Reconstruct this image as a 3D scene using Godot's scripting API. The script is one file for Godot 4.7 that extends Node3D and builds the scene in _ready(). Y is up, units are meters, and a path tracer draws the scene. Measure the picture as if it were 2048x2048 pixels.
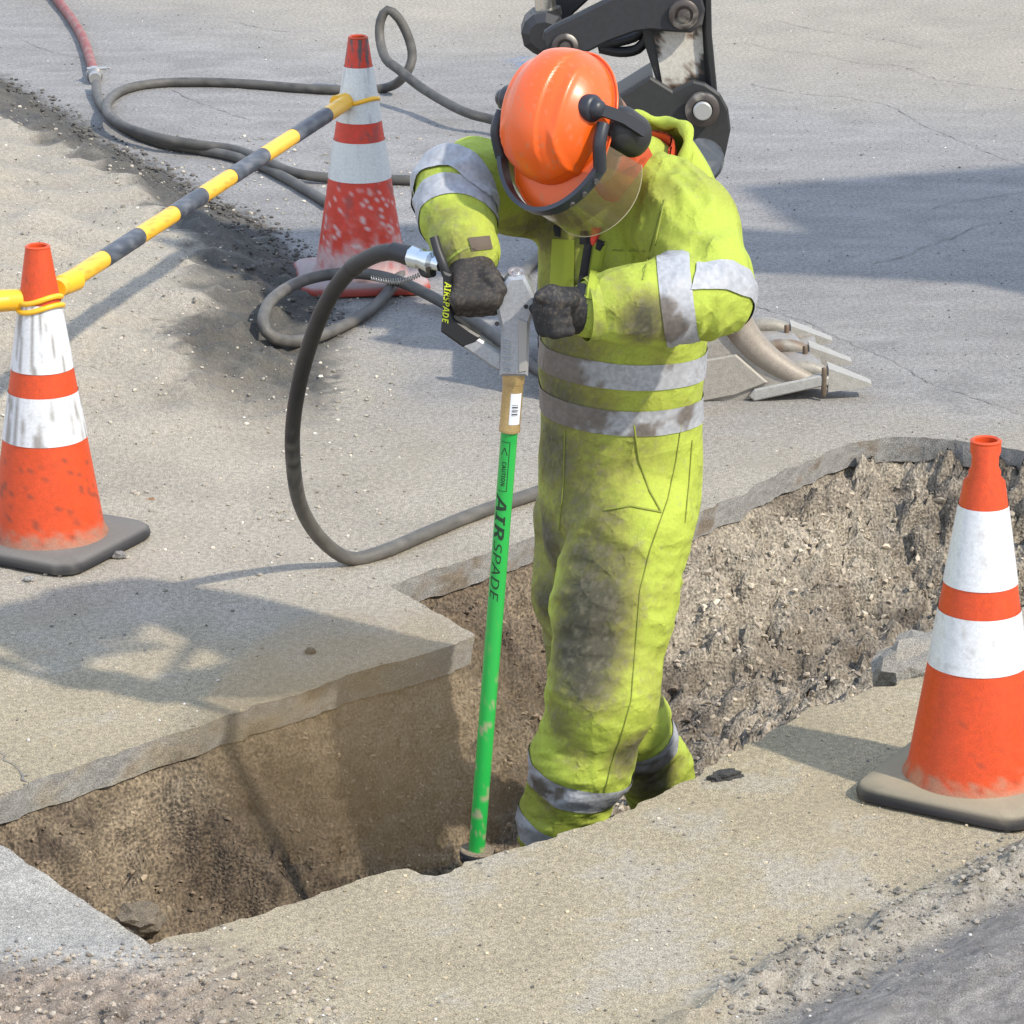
extends Node3D
# ---------------------------------------------------------------- camera model
const F := 8000.0
const CAM_H := 2.96
const PITCH := 0.31765
var fwd := Vector3(0, -sin(PITCH), -cos(PITCH))
var upc := Vector3(0, cos(PITCH), -sin(PITCH))
var eye := Vector3(0, CAM_H, 0)
var SUN := Vector3(-0.84, -1.0, -0.63)

func ray(px: float, py: float) -> Vector3:
	return Vector3((px - 1024.0) / F, 0, 0) + upc * ((1024.0 - py) / F) + fwd
func gp(px: float, py: float, y := 0.0) -> Vector3:      # pixel to a point on the plane at height y
	var d := ray(px, py)
	return eye + d * ((y - CAM_H) / d.y)
func dp(px: float, py: float, dist: float) -> Vector3:   # pixel to a point at a distance along -z
	var d := ray(px, py)
	return eye + d * (dist / -d.z)
func to_px(p: Vector3) -> Vector2:
	var o := p - eye
	var z := o.dot(fwd)
	return Vector2(1024.0 + o.x / z * F, 1024.0 - o.dot(upc) / z * F)
func cv(x: float, y: float, z: float) -> Vector3:        # direction given as right, up, towards the viewer
	return Vector3(x, 0, 0) + upc * y - fwd * z

# ---------------------------------------------------------------- mesh builder
class Mb:
	var v := PackedVector3Array()
	var n := PackedVector3Array()
	var c := PackedColorArray()
	var u := PackedVector2Array()
	var i := PackedInt32Array()
	func p(pos: Vector3, nor: Vector3, col := Color.WHITE, uv := Vector2.ZERO) -> int:
		v.append(pos); n.append(nor); c.append(col); u.append(uv)
		return v.size() - 1
	func t(a: int, b: int, d: int) -> void:
		if (v[b] - v[a]).cross(v[d] - v[a]).dot(n[a] + n[b] + n[d]) > 0:
			i.append(a); i.append(d); i.append(b)
		else:
			i.append(a); i.append(b); i.append(d)
	func q(a: int, b: int, d: int, e: int) -> void:
		t(a, b, d); t(a, d, e)
	func face(pts: Array, out: Vector3, col := Color.WHITE) -> void:   # flat convex polygon
		var nor: Vector3 = (pts[1] - pts[0]).cross(pts[2] - pts[0])
		if nor.length_squared() < 1e-16 and pts.size() > 3:
			nor = (pts[2] - pts[0]).cross(pts[3] - pts[0])
		nor = nor.normalized()
		if nor.dot(out) < 0: nor = -nor
		var b := v.size()
		for x in pts: p(x, nor, col, Vector2(x.x, x.z))
		for k in range(1, pts.size() - 1): t(b, b + k, b + k + 1)
	func mesh() -> ArrayMesh:
		var a := []
		a.resize(Mesh.ARRAY_MAX)
		a[Mesh.ARRAY_VERTEX] = v; a[Mesh.ARRAY_NORMAL] = n; a[Mesh.ARRAY_COLOR] = c
		a[Mesh.ARRAY_TEX_UV] = u; a[Mesh.ARRAY_INDEX] = i
		var m := ArrayMesh.new()
		m.add_surface_from_arrays(Mesh.PRIMITIVE_TRIANGLES, a)
		return m

func spline(pts: Array, step := 0.03) -> PackedVector3Array:
	var out := PackedVector3Array()
	for k in pts.size() - 1:
		var p0: Vector3 = pts[max(k - 1, 0)]
		var p1: Vector3 = pts[k]
		var p2: Vector3 = pts[k + 1]
		var p3: Vector3 = pts[min(k + 2, pts.size() - 1)]
		var m := maxi(2, int(ceil(p1.distance_to(p2) / step)))
		for j in m:
			out.append(p1.cubic_interpolate(p2, p0, p3, float(j) / m))
	out.append(pts[pts.size() - 1])
	return out

func tube(mb: Mb, pts: PackedVector3Array, rad, seg := 12, caps := true, col := Color.WHITE) -> void:
	var m := pts.size()
	var up := Vector3.UP
	var tan0 := (pts[1] - pts[0]).normalized()
	if absf(tan0.dot(up)) > 0.9: up = Vector3.RIGHT
	var nx := tan0.cross(up).normalized()
	var base := mb.v.size()
	var s := 0.0
	for k in m:
		var tg := (pts[mini(k + 1, m - 1)] - pts[maxi(k - 1, 0)]).normalized()
		nx = (nx - tg * nx.dot(tg)).normalized()
		var ny := tg.cross(nx)
		var r: float = rad[k] if rad is Array or rad is PackedFloat32Array else rad
		if k > 0: s += pts[k].distance_to(pts[k - 1])
		for j in seg + 1:
			var a := TAU * j / seg
			var d := nx * cos(a) + ny * sin(a)
			mb.p(pts[k] + d * r, d, col, Vector2(s, float(j) / seg * TAU * r))
	for k in m - 1:
		for j in seg:
			var a := base + k * (seg + 1) + j
			mb.q(a, a + 1, a + seg + 2, a + seg + 1)
	if caps:
		for e in [0, m - 1]:
			var nor := (pts[0] - pts[1]).normalized() if e == 0 else (pts[m - 1] - pts[m - 2]).normalized()
			var ring := []
			for j in seg: ring.append(mb.v[base + e * (seg + 1) + j])
			mb.face(ring, nor, col)

func lathe(mb: Mb, prof: Array, seg: int, xf: Transform3D, col := Color.WHITE) -> void:
	for k in prof.size() - 1:
		var a: Vector2 = prof[k]
		var b: Vector2 = prof[k + 1]
		var na := Vector2(b.y - a.y, a.x - b.x).normalized()
		var n0 := na
		var n1 := na
		if k > 0:
			var e: Vector2 = prof[k] - prof[k - 1]
			var x := Vector2(e.y, -e.x).normalized()
			if x.dot(na) > 0.75: n0 = (x + na).normalized()
		if k < prof.size() - 2:
			var e: Vector2 = prof[k + 2] - prof[k + 1]
			var x := Vector2(e.y, -e.x).normalized()
			if x.dot(na) > 0.75: n1 = (x + na).normalized()
		var base := mb.v.size()
		for j in seg + 1:
			var th := TAU * j / seg
			var cs := cos(th)
			var sn := sin(th)
			mb.p(xf * Vector3(a.x * cs, a.y, a.x * sn), (xf.basis * Vector3(n0.x * cs, n0.y, n0.x * sn)).normalized(), col, Vector2(float(j) / seg, a.y))
			mb.p(xf * Vector3(b.x * cs, b.y, b.x * sn), (xf.basis * Vector3(n1.x * cs, n1.y, n1.x * sn)).normalized(), col, Vector2(float(j) / seg, b.y))
		for j in seg:
			var o := base + j * 2
			mb.q(o, o + 2, o + 3, o + 1)

func prism(mb: Mb, poly: PackedVector2Array, depth: float, xf: Transform3D, bevel := 0.003, col := Color.WHITE) -> void:
	var pl := poly.duplicate()
	if Geometry2D.is_polygon_clockwise(pl): pl.reverse()
	var m := pl.size()
	var ins := PackedVector2Array()
	for k in m:
		var a := (pl[k] - pl[(k - 1 + m) % m]).normalized()
		var b := (pl[(k + 1) % m] - pl[k]).normalized()
		var na := Vector2(-a.y, a.x)
		var nb := Vector2(-b.y, b.x)
		var mi := na + nb
		ins.append(pl[k] + mi * (bevel / maxf(mi.length_squared() * 0.5, 0.4)))
	var tri := Geometry2D.triangulate_polygon(ins)
	for s in [-1.0, 1.0]:
		var nor: Vector3 = (xf.basis * Vector3(0, 0, s)).normalized()
		var b := mb.v.size()
		for x in ins:
			var w := xf * Vector3(x.x, x.y, s * depth * 0.5)
			mb.p(w, nor, col, Vector2(w.x, w.y))
		for k in range(0, tri.size(), 3): mb.t(b + tri[k], b + tri[k + 1], b + tri[k + 2])
		for k in m:
			var j := (k + 1) % m
			var e := pl[j] - pl[k]
			var o2 := Vector2(e.y, -e.x).normalized()
			mb.face([xf * Vector3(ins[k].x, ins[k].y, s * depth * 0.5), xf * Vector3(ins[j].x, ins[j].y, s * depth * 0.5), xf * Vector3(pl[j].x, pl[j].y, s * (depth * 0.5 - bevel)), xf * Vector3(pl[k].x, pl[k].y, s * (depth * 0.5 - bevel))], xf.basis * Vector3(o2.x, o2.y, s), col)
	for k in m:
		var j := (k + 1) % m
		var e := pl[j] - pl[k]
		var o2 := Vector2(e.y, -e.x).normalized()
		var z := depth * 0.5 - bevel
		mb.face([xf * Vector3(pl[k].x, pl[k].y, z), xf * Vector3(pl[j].x, pl[j].y, z), xf * Vector3(pl[j].x, pl[j].y, -z), xf * Vector3(pl[k].x, pl[k].y, -z)], xf.basis * Vector3(o2.x, o2.y, 0), col)

func rbox(mb: Mb, size: Vector3, bevel: float, xf: Transform3D, col := Color.WHITE, corner := -1.0) -> void:
	var h := size * 0.5
	var r := corner if corner > 0 else bevel
	var pl := PackedVector2Array()
	for q in 4:
		var cx := (h.x - r) * (1 if q == 0 or q == 3 else -1)
		var cy := (h.y - r) * (1 if q < 2 else -1)
		for s in (5 if corner > 0 else 2):
			var a := PI * 0.5 * (q + float(s) / (4.0 if corner > 0 else 1.0))
			pl.append(Vector2(cx + cos(a) * r, cy + sin(a) * r))
	prism(mb, pl, size.z, xf, bevel, col)

func frame(z_axis: Vector3, hint: Vector3, origin: Vector3) -> Transform3D:   # z along z_axis, y near hint
	var z := z_axis.normalized()
	var x := hint.cross(z).normalized()
	return Transform3D(Basis(x, z.cross(x), z), origin)

# ---------------------------------------------------------------- scene helpers
var taken := {}
func numbered(s: String) -> String:
	if not taken.has(s):
		taken[s] = 0
		return s
	taken[s] += 1
	return "%s_%03d" % [s, taken[s]]
func thing(called: String, label: String, category: String, at := Vector3.ZERO, group := "") -> Node3D:
	var o := Node3D.new()
	o.name = numbered(called); o.position = at
	o.set_meta("label", label); o.set_meta("category", category)
	if group: o.set_meta("group", group)
	add_child(o)
	return o
func world_of(n: Node3D) -> Vector3:
	var p := Vector3.ZERO
	var x := n
	while x != self:
		p += x.position
		x = x.get_parent()
	return p
func part(called: String, mb: Mb, m: Material, parent: Node3D) -> MeshInstance3D:   # mb is in world coordinates
	var o := MeshInstance3D.new()
	o.name = called; o.mesh = mb.mesh(); o.material_override = m
	parent.add_child(o, true)
	o.position = -world_of(parent)
	return o
func solo(called: String, mb: Mb, m: Material, at: Vector3, label: String, category: String, group := "", kind := "") -> MeshInstance3D:
	var o := MeshInstance3D.new()
	o.name = numbered(called)
	for k in mb.v.size(): mb.v[k] -= at
	o.mesh = mb.mesh(); o.material_override = m; o.position = at
	if label: o.set_meta("label", label)
	if category: o.set_meta("category", category)
	if group: o.set_meta("group", group)
	if kind: o.set_meta("kind", kind)
	add_child(o)
	return o
func lin(r: float, g: float, b: float) -> Color:
	return Color(r, g, b).linear_to_srgb()
func mat(col: Color, rough := 0.6, metal := 0.0) -> StandardMaterial3D:   # col: linear base colour
	var m := StandardMaterial3D.new()
	m.albedo_color = col.linear_to_srgb()
	m.roughness = rough; m.metallic = metal
	return m
func vmat(rough := 0.8, metal := 0.0) -> StandardMaterial3D:
	var m := StandardMaterial3D.new()
	m.vertex_color_use_as_albedo = true
	m.roughness = rough; m.metallic = metal
	return m
func noise(sd: int, freq: float, kind := FastNoiseLite.TYPE_SIMPLEX_SMOOTH, oct := 3) -> FastNoiseLite:
	var f := FastNoiseLite.new()
	f.seed = sd; f.frequency = freq; f.noise_type = kind
	f.fractal_type = FastNoiseLite.FRACTAL_FBM if oct > 1 else FastNoiseLite.FRACTAL_NONE
	f.fractal_octaves = oct
	return f
func speckle(sd: int, size: int, dark: float, light: float, freq := 0.25, share := 0.1) -> ImageTexture:   # grainy grey-scale picture
	var a := noise(sd, freq, FastNoiseLite.TYPE_SIMPLEX, 2).get_seamless_image(size, size)
	var b := noise(sd + 7, freq * 0.22, FastNoiseLite.TYPE_SIMPLEX, 3).get_seamless_image(size, size)
	var da := a.get_data()
	var db := b.get_data()
	var out := PackedByteArray()
	out.resize(size * size)
	for k in da.size():
		var x := (da[k] - 128) / 128.0
		var y := (db[k] - 128) / 128.0
		var w := 0.5 + 0.42 * x + 0.25 * y
		if x < -1.0 + share * 4.0: w -= 0.35 * clampf((-1.0 + share * 4.0 - x) * 5.0, 0, 1)
		if x > 1.0 - share * 3.0: w += 0.25
		out[k] = int(clampf(lerpf(dark, light, clampf(w, 0, 1)), 0, 1) * 255)
	return ImageTexture.create_from_image(Image.create_from_data(size, size, false, Image.FORMAT_L8, out))
func fold_picture() -> ImageTexture:      # creases of worn cloth, as relief
	var n := noise(41, 0.0042, FastNoiseLite.TYPE_SIMPLEX_SMOOTH, 2)
	n.fractal_type = FastNoiseLite.FRACTAL_RIDGED
	n.domain_warp_enabled = true
	n.domain_warp_amplitude = 45.0
	n.domain_warp_frequency = 0.006
	var a := n.get_seamless_image(1024, 1024).get_data()
	var b := noise(42, 0.012, FastNoiseLite.TYPE_SIMPLEX_SMOOTH, 2).get_seamless_image(1024, 1024).get_data()
	var c := noise(43, 0.35, FastNoiseLite.TYPE_SIMPLEX, 1).get_seamless_image(1024, 1024).get_data()
	var out := PackedByteArray()
	out.resize(a.size())
	for k in a.size():
		var x := a[k] / 255.0
		out[k] = int(clampf(x * x * 0.78 + 0.16 * b[k] / 255.0 + 0.035 * c[k] / 255.0, 0, 1) * 255)
	return ImageTexture.create_from_image(Image.create_from_data(1024, 1024, false, Image.FORMAT_L8, out))
func grained(m: StandardMaterial3D, tex: Texture2D, scale: float, relief := 0.0, tri := true) -> StandardMaterial3D:
	m.albedo_texture = tex
	m.uv1_triplanar = tri
	m.uv1_world_triplanar = tri
	m.uv1_scale = Vector3.ONE * scale
	if relief > 0:
		m.heightmap_enabled = true
		m.heightmap_texture = tex
		m.heightmap_scale = relief
	return m

var rng := RandomNumberGenerator.new()
var n_big: FastNoiseLite
var n_mid: FastNoiseLite
var n_fine: FastNoiseLite
var n_rid: FastNoiseLite
var tex_grain: ImageTexture
var tex_soil: ImageTexture
var tex_cloth: ImageTexture
var tex_fold: ImageTexture
var tex_wear: ImageTexture
var m_black: StandardMaterial3D
var m_rubber: StandardMaterial3D

# ---------------------------------------------------------------- ground and trench
var trench := PackedVector2Array()     # x, z
const SLAB := 0.068
func edge_list(px: Array, jit: float, sd: int) -> PackedVector2Array:
	var nn := noise(sd, 9.0, FastNoiseLite.TYPE_SIMPLEX, 3)
	var out := PackedVector2Array()
	for k in px.size() - 1:
		var a := gp(px[k][0], px[k][1])
		var b := gp(px[k + 1][0], px[k + 1][1])
		var m := maxi(1, int(a.distance_to(b) / 0.016))
		for j in m:
			var p := a.lerp(b, float(j) / m)
			out.append(Vector2(p.x + nn.get_noise_2d(p.x, p.z * 1.0) * jit, p.z + nn.get_noise_2d(p.x + 30, p.z) * jit))
	return out
var pile_line: Array = []
func pile_dist(x: float, z: float) -> float:       # how far inside the sand pile's border, metres
	var best := 1e9
	var p := Vector2(x, z)
	var sgn := 1.0
	for k in pile_line.size() - 1:
		var a: Vector2 = pile_line[k]
		var b: Vector2 = pile_line[k + 1]
		var cp := Geometry2D.get_closest_point_to_segment(p, a, b)
		var d := p.distance_to(cp)
		if d < best:
			best = d
			sgn = signf((b - a).cross(p - a))
	return best * sgn
func ss(a: float, b: float, x: float) -> float:
	var t := clampf((x - a) / (b - a), 0, 1)
	return t * t * (3 - 2 * t)
func ground_y(x: float, z: float) -> float:
	var d := -z
	var y := n_mid.get_noise_2d(x * 0.6, z * 0.6) * 0.004 + n_fine.get_noise_2d(x, z) * 0.0012
	if x < 0.2 and d > 8.6:
		var pd := pile_dist(x, z)
		if pd > -0.1:
			var near := ss(9.0, 10.3, d)
			y += near * (0.15 * ss(-0.03, 0.42, pd) + 0.20 * ss(0.3, 1.5, pd)) * (1.0 + 0.25 * n_mid.get_noise_2d(x, z))
			y += ss(-0.06, 0.05, pd) * (1 - ss(0.22, 0.5, pd)) * ss(9.4, 10.4, d) * (0.012 + 0.045 * n_rid.get_noise_2d(x * 1.3, z * 1.3))
			y += near * ss(0.0, 0.3, pd) * 0.006 * n_rid.get_noise_2d(x * 2.2, z * 2.2)
	# dug soil heaped at the two lower corners
	var rl := d - (6.35 + (x - 0.45) * 1.05)
	if x > 0.1 and rl < 0.4:
		var q := rl + 0.05 * n_mid.get_noise_2d(x * 1.5, z * 1.5)
		y += ss(0.1, 0.4, x) * (exp(-pow((q - 0.0) / 0.075, 2)) * (0.030 + 0.035 * n_rid.get_noise_2d(x * 1.6, z * 1.6)) + 0.09 * ss(-0.08, -0.5, q) + 0.012 * n_rid.get_noise_2d((x - d) * 0.9, (x + d) * 2.6) * ss(-0.05, -0.2, q))
	if x < -0.25 and d < 6.7:
		y += ss(-0.3, -0.6, x) * ss(6.58, 6.3, d) * (0.012 + 0.016 * n_rid.get_noise_2d(x * 3.1, z * 3.1) + 0.010 * n_fine.get_noise_2d(x, z))
	return y
func ground_col(x: float, z: float) -> Color:
	var d := -z
	var b := n_big.get_noise_2d(x, z)
	var m := n_mid.get_noise_2d(x, z)
	var f := n_fine.get_noise_2d(x, z)
	var asph := Color(0.385, 0.365, 0.345)
	# long streaks across the old asphalt
	var st := n_mid.get_noise_2d(x * 0.35 + z * 0.12 + 20, z * 2.6 - x * 0.5)
	var st2 := n_fine.get_noise_2d(x * 0.10 + z * 0.05, z * 0.55 - x * 0.10)
	asph = asph * (1.0 + 0.14 * b + 0.16 * st + 0.13 * st2 + 0.05 * f)
	asph = asph.lerp(Color(0.27, 0.255, 0.24), ss(0.30, 0.55, m + 0.5 * b) * 0.5)
	var sand := Color(0.50, 0.44, 0.35) * (1.0 + 0.14 * b + 0.14 * m + 0.07 * f)
	var tan := Color(0.51, 0.425, 0.285) * (1.0 + 0.13 * m + 0.08 * b + 0.08 * f)
	var w := ss(10.4, 9.1, d + 0.7 * b + 0.3 * m)
	var pd := -1.0
	if x < 0.4 and d > 8.5:
		pd = pile_dist(x, z)
		w = maxf(w, ss(-0.04, 0.1, pd + 0.05 * m))
	w = maxf(w, ss(-0.1, -0.45, x + 0.1 * m) * ss(10.9, 10.1, d + 0.3 * m))
	# dust drifted on the asphalt at the far right
	w = maxf(w, ss(13.6, 15.0, d + x * 0.55 + 0.3 * b) * 0.85)
	var c := asph.lerp(sand, w)
	c = c.lerp(tan, ss(8.7, 7.6, d + 0.5 * b + 0.25 * m))
	# grey worn patches where the sand is thin
	var thin := ss(0.12, 0.42, m * 0.7 + b * 0.5 + f * 0.3) * ss(9.5, 7.0, d)
	c = c.lerp(Color(0.50, 0.46, 0.395), thin * 0.55)
	if pd > -0.12 and d > 9.2:      # moist dark soil along the pile's border
		var wet := ss(-0.09, 0.0, pd + 0.05 * f) * (1 - ss(0.30, 0.40, pd + 0.10 * m + 0.05 * f)) * ss(9.5, 10.1, d)
		c = c.lerp(Color(0.085, 0.08, 0.072) * (1 + 0.7 * f), clampf(wet * (0.9 + 0.3 * f), 0, 1))
	# dug soil, lower left corner, and milled dark strip, lower right corner
	var lc := ss(-0.30, -0.62, x + 0.12 * m + 0.05 * f) * ss(6.6, 6.40, d + 0.1 * m + 0.05 * f)
	c = c.lerp(Color(0.36, 0.285, 0.22) * (1 + 0.6 * f + 0.3 * m), lc)
	var rl := d - (6.35 + (x - 0.45) * 1.05)
	var rc := ss(0.16, -0.02, rl + 0.09 * m + 0.06 * f) * ss(0.2, 0.5, x)
	c = c.lerp(Color(0.37, 0.33, 0.275) * (1 + 0.55 * f + 0.3 * m), rc * 0.8)
	var rd := ss(-0.06, -0.20, rl + 0.04 * m) * ss(0.2, 0.5, x)
	c = c.lerp(Color(0.29, 0.262, 0.235) * (1 + 0.45 * n_fine.get_noise_2d((x - d) * 0.4, (x + d) * 2.2)), rd)
	# pale slab in front of the pit
	var ls := ss(-0.62, -0.75, x + (d - 6.6) * 0.6 + 0.05 * m) * ss(7.4, 7.1, d) * ss(6.35, 6.5, d)
	c = c.lerp(Color(0.53, 0.51, 0.475) * (1 + 0.3 * m + 0.15 * f), ls * 0.8)
	if x > -0.12 and x < 0.12 and d > 13.9 and d < 14.5:   # blue spray mark
		c = c.lerp(Color(0.16, 0.27, 0.45), ss(0.09, 0.0, absf(x - 0.02 - 0.3 * f * 0.1)) * ss(0.14, 0.05, absf(d - 14.2)) * ss(-0.15, 0.35, f) * 0.8)
	return c

func add_ground() -> void:
	# the trench outline, from the photograph's slab edges
	trench.append_array(edge_list([[300, 1890], [385, 1866], [470, 1842], [560, 1813], [690, 1770], [770, 1742], [820, 1735], [868, 1750], [905, 1746], [935, 1722], [1060, 1688], [1150, 1655], [1215, 1640], [1290, 1603], [1388, 1556], [1412, 1538], [1480, 1500], [1530, 1472], [1625, 1418], [1730, 1385]], 0.012, 5))
	trench.append_array(edge_list([[1730, 1385], [1860, 1345], [1990, 1262], [2060, 1190], [2300, 1090], [2300, 960]], 0.02, 6))
	trench.append_array(edge_list([[2300, 960], [2150, 930], [2060, 905], [1990, 890], [1900, 880], [1790, 872], [1700, 885], [1640, 910], [1560, 945], [1480, 990], [1390, 1028], [1250, 1050], [1075, 1074], [960, 1110], [860, 1142], [780, 1172]], 0.012, 7))
	trench.append_array(edge_list([[780, 1172], [900, 1238], [952, 1272]], 0.006, 8))
	trench.append_array(edge_list([[952, 1272], [850, 1308], [700, 1352], [540, 1402], [300, 1484], [66, 1565], [-60, 1612], [-140, 1642]], 0.010, 9))
	trench.append_array(edge_list([[-140, 1642], [-40, 1660], [0, 1688], [150, 1788], [300, 1890]], 0.005, 10))
	for q in [[0, 168], [110, 232], [210, 300], [320, 352], [420, 412], [500, 452], [560, 500], [610, 560], [645, 640], [640, 760], [620, 900], [560, 1100], [400, 1500]]:
		var g := gp(q[0], q[1])
		pile_line.append(Vector2(g.x, g.z))
	var g0 := Vector2(-3.4, -16.5)
	pile_line.push_front(g0)
	var mb := Mb.new()
	for zone in [[-2.6, 2.6, 5.4, 10.2, 0.02], [-3.6, 3.6, 10.2, 19.0, 0.04]]:
		var st: float = zone[4]
		var nx := int(round((zone[1] - zone[0]) / st))
		var nz := int(round((zone[3] - zone[2]) / st))
		var ids := PackedInt32Array()
		ids.resize((nx + 1) * (nz + 1))
		var inside := PackedByteArray()
		inside.resize(ids.size())
		for b in nz + 1:
			for a in nx + 1:
				var x: float = zone[0] + a * st
				var z: float = -(zone[2] + b * st)
				var k := b * (nx + 1) + a
				inside[k] = 1 if Geometry2D.is_point_in_polygon(Vector2(x, z), trench) else 0
				var y := ground_y(x, z)
				ids[k] = mb.p(Vector3(x, y, z), Vector3.UP, ground_col(x, z), Vector2(x, z))
		# normals
		for b in nz + 1:
			for a in nx + 1:
				var k := b * (nx + 1) + a
				var l := mb.v[ids[k - 1 if a > 0 else k]]
				var r := mb.v[ids[k + 1 if a < nx else k]]
				var f := mb.v[ids[k - nx - 1 if b > 0 else k]]
				var g := mb.v[ids[k + nx + 1 if b < nz else k]]
				mb.n[ids[k]] = (r - l).cross(f - g).normalized()
				if mb.n[ids[k]].y < 0: mb.n[ids[k]] = -mb.n[ids[k]]
		var touched := {}
		for k in trench.size():
			var a := trench[k]
			var b := trench[(k + 1) % trench.size()]
			var m := maxi(1, int(a.distance_to(b) / 0.004))
			for j in m:
				var p := a.lerp(b, float(j) / m)
				touched[Vector2i(int(floor((p.x - zone[0]) / st)), int(floor((-p.y - zone[2]) / st)))] = true
		for b in nz:
			for a in nx:
				var k := b * (nx + 1) + a
				var ins := inside[k] + inside[k + 1] + inside[k + nx + 1] + inside[k + nx + 2]
				if touched.has(Vector2i(a, b)) or (ins > 0 and ins < 4):
					var x0: float = zone[0] + a * st
					var z0: float = -(zone[2] + b * st)
					var cell := PackedVector2Array([Vector2(x0, z0), Vector2(x0 + st, z0), Vector2(x0 + st, z0 - st), Vector2(x0, z0 - st)])
					for pl in Geometry2D.clip_polygons(cell, trench):
						if Geometry2D.is_polygon_clockwise(pl) and pl.size() < 3: continue
						var tri := Geometry2D.triangulate_polygon(pl)
						var o := mb.v.size()
						for w in pl: mb.p(Vector3(w.x, ground_y(w.x, w.y), w.y), Vector3.UP, ground_col(w.x, w.y), w)
						for e in range(0, tri.size(), 3): mb.t(o + tri[e], o + tri[e + 1], o + tri[e + 2])
				elif ins == 0:
					mb.q(ids[k], ids[k + 1], ids[k + nx + 2], ids[k + nx + 1])
	# coarse sheet round it, to the horizon
	var far := [[-400.0, -2.6, 5.4, 10.2], [2.6, 400.0, 5.4, 10.2], [-400.0, 400.0, -400.0, 5.4], [-400.0, -3.6, 10.2, 19.0], [3.6, 400.0, 10.2, 19.0], [-400.0, 400.0, 19.0, 600.0]]
	for r in far:
		var col := Color(0.46, 0.44, 0.41)
		var b := mb.v.size()
		for w in [[r[0], r[2]], [r[1], r[2]], [r[1], r[3]], [r[0], r[3]]]:
			mb.p(Vector3(w[0], 0, -w[1]), Vector3.UP, col, Vector2(w[0], -w[1]))
		mb.q(b, b + 1, b + 2, b + 3)
	# broken slab edge round the trench
	var cnt := trench.size()
	var lower := 6
	var o0 := mb.v.size()
	for k in cnt + 1:
		var w := trench[k % cnt]
		var tg := (trench[(k + 2) % cnt] - trench[(k - 2 + cnt) % cnt]).normalized()
		var nr := Vector3(tg.y, 0, -tg.x)
		if Geometry2D.is_point_in_polygon(w + Vector2(nr.x, nr.z) * 0.004, trench) == false: nr = -nr
		for lay in lower + 1:
			var t := float(lay) / lower
			var y := lerpf(ground_y(w.x, w.y), -SLAB, t)
			var q := Vector3(w.x, y, w.y)
			var g := n_fine.get_noise_3d(w.x * 0.8, y * 1.6, w.y * 0.8)
			var h := n_mid.get_noise_3d(w.x * 1.5, y * 2, w.y * 1.5)
			if lay > 0: q += nr * (0.004 * g + 0.006 * h - 0.010 * t)
			var gcol := Color(0.40, 0.385, 0.36) * (1 + 0.22 * g + 0.15 * h)
			gcol = gcol.lerp(Color(0.46, 0.385, 0.27), ss(-0.05, 0.4, h + (0.15 if -w.y < 8.2 else -0.3)) * 0.8)
			gcol = gcol.lerp(Color(0.24, 0.19, 0.14) * (1 + 0.5 * g), ss(0.10, 0.45, 0.9 * h + 0.4 * g))
			mb.p(q, (nr + Vector3(0, 0.12 * g, 0)).normalized(), gcol, Vector2(w.x + w.y, y))
	for k in cnt:
		for lay in lower:
			var e := o0 + k * (lower + 1) + lay
			mb.q(e, e + lower + 1, e + lower + 2, e + 1)
	var gm := grained(vmat(0.95), tex_grain, 0.9, 0.16)
	var g := solo("ground", mb, gm, Vector3.ZERO, "", "", "", "structure")
	add_cracks(g)

func add_cracks(g: Node3D) -> void:
	var m := mat(Color(0.17, 0.16, 0.15), 0.95)
	var lines := [
		[[1490, 605], [1540, 622], [1600, 640], [1665, 672], [1740, 702], [1800, 730], [1860, 768], [1930, 790], [2048, 830]],
		[[1750, 530], [1800, 515], [1860, 490], [1920, 470], [1960, 450], [2048, 440]],
		[[1860, 418], [1930, 404], [2048, 384]],
		[[1390, 100], [1480, 88], [1560, 102], [1640, 110], [1720, 128], [1800, 132], [1880, 160], [2048, 182]],
		[[1500, 170], [1600, 188], [1690, 196], [1780, 214], [1850, 252], [1960, 300], [2048, 330]],
		[[1550, 40], [1640, 62], [1760, 78], [1850, 98]],
		[[345, 180], [400, 205], [470, 232], [500, 240]],
		[[40, 80], [120, 108], [180, 118]],
		[[470, 45], [540, 60], [600, 66]],
		[[0, 1505], [62, 1572]],
	]
	for ln in lines:
		var mb := Mb.new()
		var pts := []
		for q in ln: pts.append(gp(q[0], q[1]))
		var sp := spline(pts, 0.02)
		var last := -1
		for k in sp.size():
			var p := sp[k]
			var dr := (sp[mini(k + 1, sp.size() - 1)] - sp[maxi(k - 1, 0)]).normalized()
			var sd := Vector3(-dr.z, 0, dr.x)
			p += sd * n_fine.get_noise_2d(p.x * 2, p.z * 2) * 0.012
			var w := 0.0009 + 0.0035 * maxf(0, n_mid.get_noise_2d(p.x * 4, p.z * 4))
			var y := ground_y(p.x, p.z) + 0.003
			var a := mb.p(Vector3(p.x, y, p.z) + sd * w, Vector3.UP)
			mb.p(Vector3(p.x, y, p.z) - sd * w, Vector3.UP)
			if last >= 0: mb.q(last, a, a + 1, last + 1)
			last = a
		part("crack", mb, m, g)

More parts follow.
